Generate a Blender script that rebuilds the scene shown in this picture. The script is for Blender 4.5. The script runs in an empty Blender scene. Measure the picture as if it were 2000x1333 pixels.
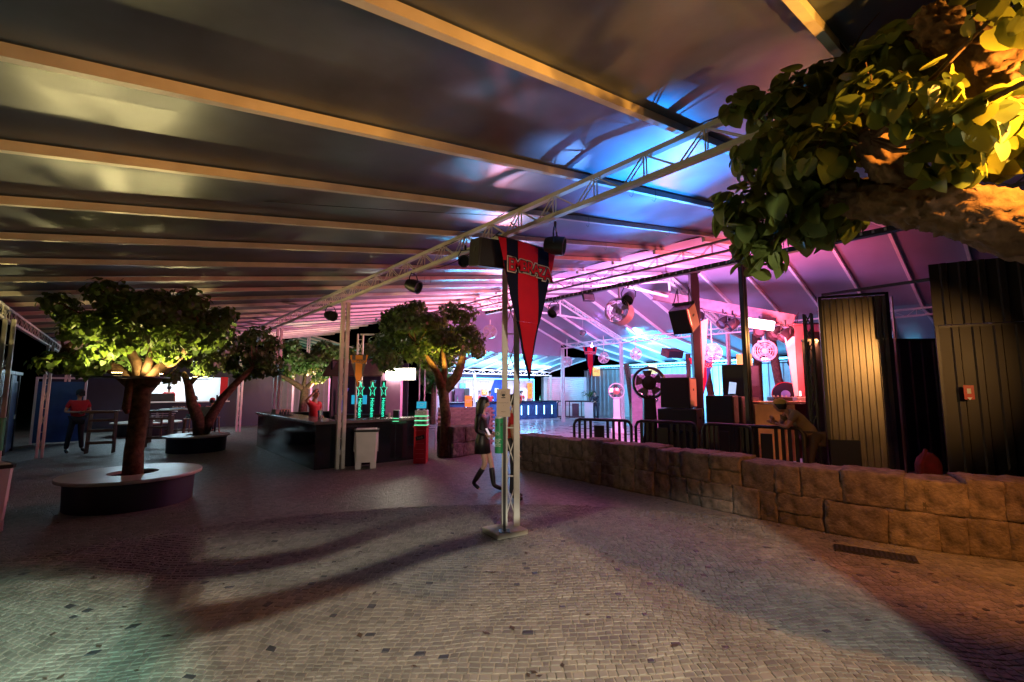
import bpy, bmesh, math, random
import numpy as np
from mathutils import Vector, Matrix, noise
random.seed(7)
R = math.radians
SC = bpy.context.scene
COL = SC.collection
# ------------------------------------------------------------------ camera
cam = bpy.data.cameras.new('camera')
cam.lens = 16.0; cam.sensor_width = 36.0; cam.clip_start = 0.05; cam.clip_end = 500
camo = bpy.data.objects.new('camera', cam); COL.objects.link(camo)
camo.location = (0, 0, 1.8); camo.rotation_euler = (R(96.04), 0, R(-40.55))
SC.camera = camo
# ------------------------------------------------------------------ world (night)
W = bpy.data.worlds.new('World'); SC.world = W; W.use_nodes = True
wn = W.node_tree.nodes; wl = W.node_tree.links
sky = wn.new('ShaderNodeTexSky'); sky.sky_type = 'NISHITA'; sky.sun_disc = False
sky.sun_elevation = R(-6); sky.sun_rotation = R(200)
wn['Background'].inputs['Strength'].default_value = 0.05
wl.new(sky.outputs[0], wn['Background'].inputs[0])
# ------------------------------------------------------------------ view and render
SC.view_settings.view_transform = 'Standard'; SC.view_settings.look = 'None'
SC.view_settings.exposure = 0.0; SC.view_settings.gamma = 1.0
SC.render.engine = 'CYCLES'
SC.cycles.use_denoising = True
SC.cycles.max_bounces = 5; SC.cycles.diffuse_bounces = 3; SC.cycles.glossy_bounces = 3
SC.cycles.sample_clamp_indirect = 3.0; SC.cycles.sample_clamp_direct = 30.0
SC.cycles.caustics_reflective = False; SC.cycles.caustics_refractive = False
# ------------------------------------------------------------------ lamps of the venue, with some added fills
def look(loc, tgt): return (Vector(tgt) - Vector(loc)).to_track_quat('-Z', 'Y').to_euler()
def spot(name, loc, tgt, e, col, size, blend=.3, rad=.05):
    l = bpy.data.lights.new(name, 'SPOT'); l.energy = e; l.color = col; l.spot_size = R(size); l.spot_blend = blend; l.shadow_soft_size = rad
    o = bpy.data.objects.new(name, l); COL.objects.link(o); o.location = loc; o.rotation_euler = look(loc, tgt); return o
def point(name, loc, e, col, rad=.05):
    l = bpy.data.lights.new(name, 'POINT'); l.energy = e; l.color = col; l.shadow_soft_size = rad
    o = bpy.data.objects.new(name, l); COL.objects.link(o); o.location = loc; return o
def area(name, loc, tgt, e, col, sx, sy):
    l = bpy.data.lights.new(name, 'AREA'); l.energy = e; l.color = col; l.shape = 'RECTANGLE'; l.size = sx; l.size_y = sy
    o = bpy.data.objects.new(name, l); COL.objects.link(o); o.location = loc; o.rotation_euler = look(loc, tgt); return o
# floods behind the camera that throw the branch shadows on the paving
spot('flood_neutral', (0, -2.5, 3.35), (2.45, 3.0, 0), 1700, (.80, .82, .68), 55, .12, .015)
spot('flood_warm', (.05, -2.5, 3.35), (.80, 3.0, 0), 850, (1, .86, .62), 50, .12, .015)
spot('flood_green', (-.9, -1.6, 3.1), (-1.15, 2.5, 0), 3300, (.38, .84, .66), 37, .4, .02)
spot('post_fill', (1.0, -2.9, 2.8), (3.88, 4.45, 1.9), 1250, (1, .80, .58), 30, .9, .03)  # added spot that brightens the central post and its pennant
spot('leaf_dapple_fill', (2.1, -1.2, 2.1), (2.85, 1.6, 4.05), 110, (1, .40, .07), 30, .4, .008)  # added spot, shines through leaves to dapple the ceiling
spot('pennant_fill', (4.3, 11.9, 1.6), (5.28, 13.1, 2.5), 40, (1, .7, .4), 40, .6)  # added spot that lifts the orange pennant
# orange flood in the top of the near tree
spot('near_tree_lamp', (2.84, -.30, 3.04), (3.2, .55, 2.72), 280, (1, .40, .05), 150, .4, .012)
spot('near_tree_lamp', (3.22, -.52, 3.38), (3.12, .3, 3.5), 170, (1, .44, .06), 120, .4, .02)
spot('rafter_fill', (.8, -2.8, .9), (1.6, 5.0, 4.1), 560, (1, .38, .12), 46, 1, .08)  # added low spot that brightens the near faces of the rafters
spot('gate_fill', (5.2, -2.6, 3.0), (11.2, 2.6, 1.8), 760, (1, .50, .15), 30, 1, .05)  # added spot for panel and gate, stands in for near tree lamp
spot('wall_fill', (4.6, -1.6, 3.2), (6.75, 1.1, .25), 760, (1, .33, .07), 58, .9, .05)  # added orange on the wall in place of near tree lamp spill
# warm uplights on the trees
for i, (x, y) in enumerate([(.0, 9.38), (.52, 9.40), (.27, 10.02)]):
    spot('tree_ring_light', (.26 + (x - .26) * 1.35, 9.7 + (y - 9.7) * 1.35, 2.10), (.26 + (x - .26) * 2.6, 9.7 + (y - 9.7) * 2.6, 2.9), 260, (1, .76, .28), 160, .3, .03)
point('tree_ring_light', (.28, 9.38, 2.1), 16, (1, .72, .26), .03)  # added point without a fixture, makes the trunk fork glow
for x, y in [(1.55, 16.0), (1.85, 16.4)]:
    spot('tree_ring_light', (x, y, 2.18), (x + .1, y - .05, 3.0), 170, (1, .78, .34), 165, .3, .03)
spot('back_tree_light', (5.4, 16.9, .9), (6.0, 20.5, 3.2), 900, (.85, 1, .55), 60, .6, .06)
spot('centre_tree_light', (6.30, 10.0, 2.35), (6.5, 10.5, 3.4), 170, (1, .62, .10), 130, .5, .04)
spot('centre_tree_flood', (4.6, 8.6, .25), (6.0, 10.9, 3.7), 600, (1, .66, .12), 24, .8, .06)
# kiosk ground light
area('kiosk_ground', (1.2, 25.2, 2.7), (1.2, 21.5, 0), 90, (.55, .85, 1), 2.5, .3)
area('locker_light', (-2.2, 17.5, 2.5), (-2.0, 18.5, 0), 9, (.3, .7, 1), .3, 3)
# dance hall: pink wash from the stage end, blue wash from the far end
area('courtyard_red_fill', (9.6, 5.2, 3.4), (3.5, 7.0, 0), 70, (1, .10, .08), .8, .4)  # added red fill that tints the courtyard shadows
area('speaker_side_fill', (12.1, 3.4, 3.0), (10.1, 5.4, 1.4), 70, (1, .42, .12), .4, .3)  # added orange light for the plywood sides of the speakers
area('stage_pink', (12.6, 4.6, 3.0), (13.6, 7.5, 5.6), 672, (1, .12, .22), 1.2, .5)
area('stage_red', (12.9, 3.2, 2.6), (11.8, 8.0, 2.2), 220, (1, .12, .14), .8, .5)
area('hall_pink', (10.6, 12.0, 3.2), (8.6, 13.5, 5.3), 750, (1, .26, .32), 1.0, .5)
area('hall_magenta', (11.2, 6.5, 3.2), (14.6, 11.0, 5.6), 1040, (.62, .30, .95), 1.0, .5)
area('far_canopy_cream', (7.0, 21.0, 1.8), (6.5, 22.5, 4.6), 420, (1, .55, .42), 1.5, .5)
area('hall_pink_down', (13.2, 9.0, 4.6), (13.0, 9.4, 0), 300, (1, .26, .50), 1.5, 1.5)
area('hall_blue_up', (20.6, 12.5, 2.9), (21.5, 12.5, 4.2), 1820, (.06, .42, 1), .5, 8)
area('hall_blue_face', (20.2, 13.0, 3.2), (25, 13.5, 1.5), 1494, (.16, .60, 1), .4, 9)
area('bar_blue', (17.0, 19.0, 3.0), (16.5, 22.0, 1.6), 546, (.46, .62, 1), 6, .3)
area('bar_cyan_up', (16.5, 20.2, 2.4), (16.5, 18.0, 4.0), 588, (.08, .55, 1), 6, .3)
for x, y, tx, ty, c, e, s in [(7.6, 3.9, 5.3, 3.1, (.02, .30, 1), 3600, 44), (6.4, 4.4, 2.9, 3.05, (.15, .42, 1), 420, 13), (9.0, 5.4, 7.4, 4.4, (.03, .30, 1), 2200, 50), (9.3, 6.3, 7.0, 5.9, (.10, .26, 1), 420, 56), (9.2, 9.0, 5.4, 8.2, (.36, .12, 1), 420, 40),
                           (9.3, 7.6, 6.6, 7.2, (1, .10, .55), 300, 30), (9.3, 5.2, 6.6, 4.2, (.35, .10, 1), 200, 16)]:
    spot('roof_beam', (x, y, 2.4), (tx, ty, 4.5), e, c, s, .75, .05)
point('purple_star', (17.6, 14.4, 4.0), 40, (.45, .2, 1), .07)

# ------------------------------------------------------------------ materials
MATS = {}
def mat(name, col, rough=.6, metal=0.0, vary=.18, scale=6.0, bump=0.0, bscale=None, emit=None, estr=1.0, coat=0, spec=.5, sub=0, island=0.0):
    if name in MATS: return MATS[name]
    m = bpy.data.materials.new(name); m.use_nodes = True; nt = m.node_tree; n = nt.nodes; b = n['Principled BSDF']
    b.inputs['Roughness'].default_value = rough; b.inputs['Metallic'].default_value = metal
    b.inputs['Specular IOR Level'].default_value = spec; b.inputs['Coat Weight'].default_value = coat
    tc = n.new('ShaderNodeTexCoord'); nz = n.new('ShaderNodeTexNoise'); nz.inputs['Scale'].default_value = scale; nz.inputs['Detail'].default_value = 6
    nt.links.new(tc.outputs['Object'], nz.inputs['Vector'])
    rp = n.new('ShaderNodeValToRGB'); c = Vector(col[:3])
    rp.color_ramp.elements[0].position = .3; rp.color_ramp.elements[1].position = .72
    rp.color_ramp.elements[0].color = (*(c * (1 - vary)), 1); rp.color_ramp.elements[1].color = (*(c * (1 + vary)), 1)
    nt.links.new(nz.outputs['Fac'], rp.inputs[0]); src = rp.outputs[0]
    if island > 0:
        g = n.new('ShaderNodeNewGeometry'); oi = n.new('ShaderNodeObjectInfo'); ad = n.new('ShaderNodeMath'); ad.operation = 'ADD'
        fr = n.new('ShaderNodeMath'); fr.operation = 'FRACT'
        nt.links.new(g.outputs['Random Per Island'], ad.inputs[0]); nt.links.new(oi.outputs['Random'], ad.inputs[1]); nt.links.new(ad.outputs[0], fr.inputs[0])
        mr = n.new('ShaderNodeMapRange'); mr.inputs['To Min'].default_value = 1 - island; mr.inputs['To Max'].default_value = 1 + island
        nt.links.new(fr.outputs[0], mr.inputs['Value'])
        mx = n.new('ShaderNodeVectorMath'); mx.operation = 'SCALE'; nt.links.new(src, mx.inputs[0]); nt.links.new(mr.outputs[0], mx.inputs['Scale']); src = mx.outputs[0]
    nt.links.new(src, b.inputs['Base Color'])
    rr = n.new('ShaderNodeMapRange'); rr.inputs['To Min'].default_value = max(.02, rough * .8); rr.inputs['To Max'].default_value = min(1, rough * 1.2)
    nt.links.new(nz.outputs['Fac'], rr.inputs['Value']); nt.links.new(rr.outputs[0], b.inputs['Roughness'])
    if bump > 0:
        bn = n.new('ShaderNodeTexNoise'); bn.inputs['Scale'].default_value = bscale or scale * 4; bn.inputs['Detail'].default_value = 8
        nt.links.new(tc.outputs['Object'], bn.inputs['Vector'])
        bp = n.new('ShaderNodeBump'); bp.inputs['Strength'].default_value = min(1, bump * 10); bp.inputs['Distance'].default_value = bump
        nt.links.new(bn.outputs['Fac'], bp.inputs['Height']); nt.links.new(bp.outputs[0], b.inputs['Normal'])
    if emit: b.inputs['Emission Color'].default_value = (*emit, 1); b.inputs['Emission Strength'].default_value = estr
    MATS[name] = m; return m
def leaf_mat(name, c1, c2, trans=.35):
    m = mat(name, c1, .42, vary=.25, scale=9, island=.45)
    nt = m.node_tree; n = nt.nodes; b = n['Principled BSDF']; out = [x for x in n if x.type == 'OUTPUT_MATERIAL'][0]
    t = n.new('ShaderNodeBsdfTranslucent'); t.inputs[0].default_value = (*c2, 1); mx = n.new('ShaderNodeMixShader'); mx.inputs[0].default_value = trans
    nt.links.new(b.outputs[0], mx.inputs[1]); nt.links.new(t.outputs[0], mx.inputs[2]); nt.links.new(mx.outputs[0], out.inputs[0]); return m
M_steel = mat('painted_steel', (.58, .55, .50), .42, .0, .12, 5, .002, 40)
M_steelh = mat('white_painted_steel', (.80, .76, .72), .45, 0, .08, 5)
M_dsteel = mat('dark_steel', (.045, .042, .045), .45, .4, .2, 6)
M_msteel = mat('weathered_steel', (.20, .17, .17), .45, .3, .2, 6)
M_black = mat('black_plastic', (.010, .010, .012), .45, 0, .2, 8)
M_bfab = mat('black_fabric', (.018, .018, .022), .9, 0, .2, 10)
M_gloss = mat('black_gloss_laminate', (.012, .013, .018), .12, 0, .2, 3, spec=.6)
M_white = mat('white_plastic', (.62, .60, .58), .5, 0, .06, 5)
M_sheet = mat('galvanised_sheet', (.42, .41, .40), .32, .35, .12, 3, .001, 30)
M_bsheet = mat('blue_painted_sheet', (.02, .07, .20), .35, .1, .2, 3)
M_dsheet = mat('dark_purple_sheet', (.05, .035, .07), .5, .2, .3, 2)
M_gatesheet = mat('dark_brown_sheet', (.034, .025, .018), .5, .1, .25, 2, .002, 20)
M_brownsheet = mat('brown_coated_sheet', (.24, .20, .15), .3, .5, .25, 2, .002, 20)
M_bark = mat('bark', (.10, .058, .034), .95, 0, .5, 14, .03, 30, spec=.2)
M_stone = mat('granite_block', (.12, .095, .085), .95, 0, .6, 9, .05, 34, island=.2)
M_pave = mat('paving_stone', (.17, .155, .135), .72, 0, .3, 3, .005, 60, island=.24)
M_grout = mat('sand_joint', (.27, .24, .20), .9, 0, .2, 20, .006, 90)
M_red = mat('red_shirt', (.42, .012, .02), .85, 0, .15, 8)
M_redp = mat('red_panel', (.55, .012, .025), .35, 0, .05, 3)
M_jean = mat('dark_trousers', (.016, .018, .026), .85, 0, .2, 10)
M_skin = mat('skin_tan', (.36, .20, .13), .55, 0, .08, 8)
M_skinp = mat('skin_pale', (.58, .38, .30), .5, 0, .06, 8)
M_hair = mat('black_hair', (.008, .007, .008), .45, 0, .2, 30)
M_wood = mat('brown_wood', (.13, .07, .04), .55, 0, .3, 5)
M_ply = mat('plywood', (.45, .30, .18), .55, 0, .15, 3)
M_seat = mat('concrete_seat', (.42, .38, .32), .35, 0, .15, 4)
M_conc = mat('cast_concrete', (.42, .39, .33), .8, 0, .15, 6, .004, 40)
M_green = mat('green_tube', (.02, .26, .10), .4, 0, .08, 5)
M_orange = mat('orange_plastic', (.75, .14, .02), .5, 0, .05, 5)
M_cream = mat('cream_board', (.50, .38, .30), .6, 0, .05, 5)
M_ink = mat('dark_ink', (.02, .02, .02), .6)
M_wink = mat('white_ink', (.75, .75, .72), .6)
M_pred = mat('pennant_red', (.50, .008, .02), .8, 0, .10, 4, spec=.15)
M_pblk = mat('pennant_navy', (.006, .006, .016), .8, 0, .2, 4, spec=.12)
M_porg = mat('pennant_orange', (.8, .28, .03), .7, 0, .1, 4)
M_blue = mat('blue_panel', (.01, .06, .45), .5, 0, .1, 3)
M_chrome = mat('chrome', (.75, .75, .77), .08, 1, .03, 3)
M_greyfan = mat('grey_fan_enamel', (.34, .31, .31), .4, .1, .1, 5)
E_cyan = mat('neon_cyan', (.1, .5, .6), emit=(.10, .62, 1), estr=9)
E_teal = mat('neon_teal', (.05, .5, .35), emit=(.02, .9, .55), estr=1.6)
E_white = mat('light_box', (.8, .8, .8), emit=(1, .96, .70), estr=14)
E_tube = mat('blue_tube', (.4, .6, .8), emit=(.30, .68, 1), estr=5)
E_warm = mat('lamp_lens_warm', (.8, .6, .3), emit=(1, .72, .32), estr=25)
E_stage = mat('stage_lens', (.8, .7, .7), emit=(1, .82, .86), estr=7)
E_screen = mat('blue_screen', (.02, .2, .3), emit=(.02, .40, .62), estr=.9)
E_orange = mat('orange_sign', (.7, .2, .03), emit=(1, .22, .02), estr=.9)
E_inner = mat('kiosk_interior', (.75, .78, .8), emit=(.75, .92, 1), estr=.5)
E_purple = mat('purple_star_bulb', (.4, .2, .8), emit=(.45, .22, 1), estr=20)
E_green = mat('green_led_strip', (.1, .6, .3), emit=(.15, 1, .45), estr=1.6)
E_redled = mat('red_led', (.6, .05, .02), emit=(1, .08, .02), estr=4)
M_leafD = leaf_mat('leaf_dark', (.06, .105, .03), (.12, .19, .03))
M_leafB = leaf_mat('leaf_broad', (.08, .12, .03), (.22, .24, .04), .42)

# ------------------------------------------------------------------ mesh helpers
class MB:
    def __init__(s): s.v = []; s.f = []
    def add(s, vs, fs):
        k = len(s.v); s.v += [tuple(v) for v in vs]; s.f += [tuple(i + k for i in f) for f in fs]; return s
    def box(s, c, d, rz=0, M=None, bev=0):
        hx, hy, hz = d[0] / 2, d[1] / 2, d[2] / 2
        if bev > 0:
            b = min(bev, hx * .9, hy * .9, hz * .9); vs = []
            bm = bmesh.new(); bmesh.ops.create_cube(bm, size=1)
            for v in bm.verts: v.co = Vector((v.co.x * d[0], v.co.y * d[1], v.co.z * d[2]))
            bmesh.ops.bevel(bm, geom=bm.edges[:], offset=b, segments=2, affect='EDGES', profile=.5)
            vs = [v.co.copy() for v in bm.verts]; bm.verts.index_update(); fs = [[v.index for v in f.verts] for f in bm.faces]; bm.free()
        else:
            vs = [Vector((x * hx, y * hy, z * hz)) for z in (-1, 1) for x, y in ((-1, -1), (1, -1), (1, 1), (-1, 1))]
            fs = [(3, 2, 1, 0), (4, 5, 6, 7), (0, 1, 5, 4), (1, 2, 6, 5), (2, 3, 7, 6), (3, 0, 4, 7)]
        T = Matrix.Translation(c) @ Matrix.Rotation(rz, 4, 'Z')
        if M is not None: T = T @ M
        return s.add([T @ v for v in vs], fs)
    def bar(s, p0, p1, w=.05, h=None, up=(0, 0, 1)):
        h = h or w; p0 = Vector(p0); p1 = Vector(p1); d = (p1 - p0)
        if d.length < 1e-6: return s
        d.normalize(); u = Vector(up)
        if abs(d.dot(u)) > .99: u = Vector((1, 0, 0))
        x = d.cross(u).normalized(); y = x.cross(d)
        vs = [p + x * a * w / 2 + y * b * h / 2 for p in (p0, p1) for a, b in ((-1, -1), (1, -1), (1, 1), (-1, 1))]
        return s.add(vs, [(0, 1, 2, 3), (7, 6, 5, 4), (0, 4, 5, 1), (1, 5, 6, 2), (2, 6, 7, 3), (3, 7, 4, 0)])
    def tube(s, pts, rad, n=8, nz=0.0, cap=True, seed=0):
        pts = [Vector(p) for p in pts]
        if not hasattr(rad, '__len__'): rad = [rad] * len(pts)
        vs = []; fs = []; pu = None
        for i, p in enumerate(pts):
            d = (pts[min(i + 1, len(pts) - 1)] - pts[max(i - 1, 0)]).normalized()
            u = pu if pu is not None else (Vector((0, 0, 1)) if abs(d.z) < .9 else Vector((1, 0, 0)))
            x = d.cross(u)
            if x.length < 1e-4: x = d.orthogonal()
            x.normalize(); y = x.cross(d).normalized(); pu = y
            for k in range(n):
                a = 2 * math.pi * k / n; r = rad[i]
                if nz: r *= 1 + nz * noise.noise(Vector((math.cos(a) * 1.6 + seed, math.sin(a) * 1.6, i * .55)))
                vs.append(p + x * math.cos(a) * r + y * math.sin(a) * r)
        for i in range(len(pts) - 1):
            for k in range(n): fs.append((i * n + k, i * n + (k + 1) % n, (i + 1) * n + (k + 1) % n, (i + 1) * n + k))
        if cap: fs += [tuple(range(n))[::-1], tuple((len(pts) - 1) * n + k for k in range(n))]
        return s.add(vs, fs)
    def bark(s, pts, rad, n=56, step=.014, amp=.019, seed=0):
        P = [Vector(p) for p in pts]; Q = []; Rr = []
        for i in range(len(P) - 1):
            p0, p1, p2, p3 = P[max(i - 1, 0)], P[i], P[i + 1], P[min(i + 2, len(P) - 1)]; k = max(2, int((p2 - p1).length / step))
            for j in range(k):
                t = j / k; Q.append(.5 * ((2 * p1) + (p2 - p0) * t + (2 * p0 - 5 * p1 + 4 * p2 - p3) * t * t + (3 * p1 - p0 - 3 * p2 + p3) * t ** 3)); Rr.append(rad[i] + (rad[i + 1] - rad[i]) * t)
        Q.append(P[-1]); Rr.append(rad[-1]); k0 = len(s.v); s.tube(Q, Rr, n, .12, seed=seed); L = 0
        for i in range(len(Q)):
            if i: L += (Q[i] - Q[i - 1]).length
            for j in range(n):
                v = Vector(s.v[k0 + i * n + j]); a = 2 * math.pi * j / n; d = (v - Q[i]); r_ = d.length
                if r_ < 1e-5: continue
                q = Vector((math.cos(a) * r_ * 26, math.sin(a) * r_ * 26, L * 9 + seed * 5)); w = 1 - abs(noise.noise(q)) * 2.6; w2 = noise.noise(q * 2.7 + Vector((0, 0, L * 12)))
                s.v[k0 + i * n + j] = tuple(Q[i] + d * (1 + (amp * (max(-1, w) - .4) * -1 + amp * .5 * w2) / r_))
        return s
    def lathe(s, prof, n=24, c=(0, 0, 0), M=None, closed=False, sx=1, sy=1):
        T = Matrix.Translation(c)
        if M is not None: T = T @ M
        vs = [T @ Vector((r * math.cos(2 * math.pi * k / n) * sx, r * math.sin(2 * math.pi * k / n) * sy, z)) for r, z in prof for k in range(n)]
        m = len(prof); fs = []
        for i in range(m if closed else m - 1):
            j = (i + 1) % m
            for k in range(n): fs.append((i * n + k, i * n + (k + 1) % n, j * n + (k + 1) % n, j * n + k))
        return s.add(vs, fs)
    def sphere(s, c, r, n=12, sc=(1, 1, 1)):
        m = n // 2; return s.lathe([(max(1e-4, r * math.sin(math.pi * i / m)), -r * math.cos(math.pi * i / m)) for i in range(m + 1)], n, c, Matrix.Diagonal((*sc, 1)))
    def prism(s, poly, t, T=None):
        T = T or Matrix.Identity(4); n = len(poly)
        vs = [T @ Vector((x, 0, z)) for x, z in poly] + [T @ Vector((x, t, z)) for x, z in poly]
        return s.add(vs, [tuple(range(n)), tuple(range(2 * n - 1, n - 1, -1))] + [(i, i + n, (i + 1) % n + n, (i + 1) % n) for i in range(n)])
    def mesh(s, name, m, smooth=False):
        me = bpy.data.meshes.new(name); me.from_pydata(s.v, [], s.f)
        bm = bmesh.new(); bm.from_mesh(me); bmesh.ops.recalc_face_normals(bm, faces=bm.faces); bm.to_mesh(me); bm.free()
        if m: me.materials.append(m)
        if smooth:
            me.polygons.foreach_set('use_smooth', [True] * len(me.polygons))
            if smooth != 2:
                try: me.set_sharp_from_angle(angle=R(40))
                except Exception: pass
        return me
    def build(s, name, m, parent=None, smooth=False, **kw):
        o = bpy.data.objects.new(name, s.mesh(name, m, smooth)); COL.objects.link(o); o.parent = parent
        for k, v in kw.items(): o[k] = v
        return o
def obj(name, me, parent=None, loc=(0, 0, 0), rot=(0, 0, 0), sc=(1, 1, 1)):
    o = bpy.data.objects.new(name, me); COL.objects.link(o); o.parent = parent; o.location = loc; o.rotation_euler = rot; o.scale = sc; return o
def thing(name, label, cat, loc=(0, 0, 0), rz=0, group=None):
    o = bpy.data.objects.new(name, None); COL.objects.link(o); o.location = loc; o.rotation_euler = (0, 0, rz); o.empty_display_size = .1
    o['label'] = label; o['category'] = cat
    if group: o['group'] = group
    return o
def tag(o, label, cat, group=None):
    o['label'] = label; o['category'] = cat
    if group: o['group'] = group
    return o
def copy_tree(o, parent=None):
    c = o.copy(); COL.objects.link(c); c.parent = parent
    for ch in list(o.children): copy_tree(ch, c)
    return c
def dup(o, label, loc, rz=None, sc=None):
    c = copy_tree(o); c['label'] = label; c.location = loc
    if rz is not None: c.rotation_euler = (0, 0, rz)
    if sc: c.scale = (sc, sc, sc)
    return c
def text(body, size, loc, rot, m, parent, ext=.001, off=0.0, name='lettering', align='CENTER', space=1.0):
    cu = bpy.data.curves.new(name, 'FONT'); cu.body = body; cu.size = size; cu.extrude = ext; cu.offset = off; cu.align_x = align; cu.align_y = 'CENTER'; cu.space_character = space
    cu.resolution_u = 4; o = bpy.data.objects.new(name, cu); COL.objects.link(o); me = bpy.data.meshes.new_from_object(o.evaluated_get(bpy.context.evaluated_depsgraph_get()))
    bpy.data.objects.remove(o); me.materials.clear(); me.materials.append(m); o = bpy.data.objects.new(name, me); COL.objects.link(o); o.parent = parent; o.location = loc; o.rotation_euler = rot; return o
FACE = (R(90), 0, 0)   # text standing up, facing local -Y

# ------------------------------------------------------------------ ground
gm = bpy.data.materials.new('paved_ground'); gm.use_nodes = True
nt = gm.node_tree; n = nt.nodes; b = n['Principled BSDF']
tc = n.new('ShaderNodeTexCoord'); mp = n.new('ShaderNodeMapping'); mp.inputs['Rotation'].default_value = (0, 0, R(40)); nt.links.new(tc.outputs['Object'], mp.inputs[0])
nd = n.new('ShaderNodeTexNoise'); nd.inputs['Scale'].default_value = .8; nt.links.new(mp.outputs[0], nd.inputs['Vector'])
ad = n.new('ShaderNodeVectorMath'); ad.operation = 'MULTIPLY_ADD'; ad.inputs[1].default_value = (.5, .5, 0); nt.links.new(nd.outputs['Color'], ad.inputs[0]); nt.links.new(mp.outputs[0], ad.inputs[2])
vo = n.new('ShaderNodeTexVoronoi'); vo.feature = 'DISTANCE_TO_EDGE'; vo.inputs['Scale'].default_value = 16; nt.links.new(ad.outputs[0], vo.inputs['Vector'])
vc = n.new('ShaderNodeTexVoronoi'); vc.inputs['Scale'].default_value = 16; nt.links.new(ad.outputs[0], vc.inputs['Vector'])
edge = n.new('ShaderNodeMapRange'); edge.inputs['From Max'].default_value = .09; nt.links.new(vo.outputs[0], edge.inputs[0])
hs = n.new('ShaderNodeSeparateColor'); nt.links.new(vc.outputs['Color'], hs.inputs[0])
rp = n.new('ShaderNodeValToRGB'); rp.color_ramp.elements[0].color = (.11, .095, .085, 1); rp.color_ramp.elements[1].color = (.22, .19, .16, 1); nt.links.new(hs.outputs[0], rp.inputs[0])
mx = n.new('ShaderNodeMix'); mx.data_type = 'RGBA'; mx.inputs['A'].default_value = (.22, .19, .16, 1); nt.links.new(edge.outputs[0], mx.inputs['Factor']); nt.links.new(rp.outputs[0], mx.inputs['B'])
nt.links.new(mx.outputs['Result'], b.inputs['Base Color']); b.inputs['Roughness'].default_value = .5
bp = n.new('ShaderNodeBump'); bp.inputs['Distance'].default_value = .012; bp.inputs['Strength'].default_value = .8; nt.links.new(edge.outputs[0], bp.inputs['Height']); nt.links.new(bp.outputs[0], b.inputs['Normal'])
MB().add([(-120, -120, -.018), (120, -120, -.018), (120, 120, -.018), (-120, 120, -.018)], [(0, 1, 2, 3)]).build('ground', mat('night_earth', (.10, .08, .06), .9), kind='structure')

PSI = R(40.55); FWD = Vector((math.sin(PSI), math.cos(PSI), 0)); RGT = Vector((math.cos(PSI), -math.sin(PSI), 0))
WALL = [(7.0, 7.95), (7.03, 6.3), (6.98, 4.2), (6.86, 2.6), (6.9, 1.7), (7.0, 1.0), (7.25, .4), (7.7, -.7)]
def wall_x(y):
    for (x0, y0), (x1, y1) in zip(WALL, WALL[1:]):
        if y1 <= y <= y0: t = (y - y1) / (y0 - y1); return x1 + (x0 - x1) * t
    return 8.6 if y > 7.5 else 8.2
NEARD = 7.4
terr = MB()   # paved courtyard beyond the hand-laid zone is one sheet, the joint bed inside it another
floor = MB().add([(-30, -12, -.0055), (60, -12, -.0055), (60, 60, -.0055), (-30, 60, -.0055)], [(0, 1, 2, 3)]).build('courtyard_bed', M_grout, kind='structure')
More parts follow.
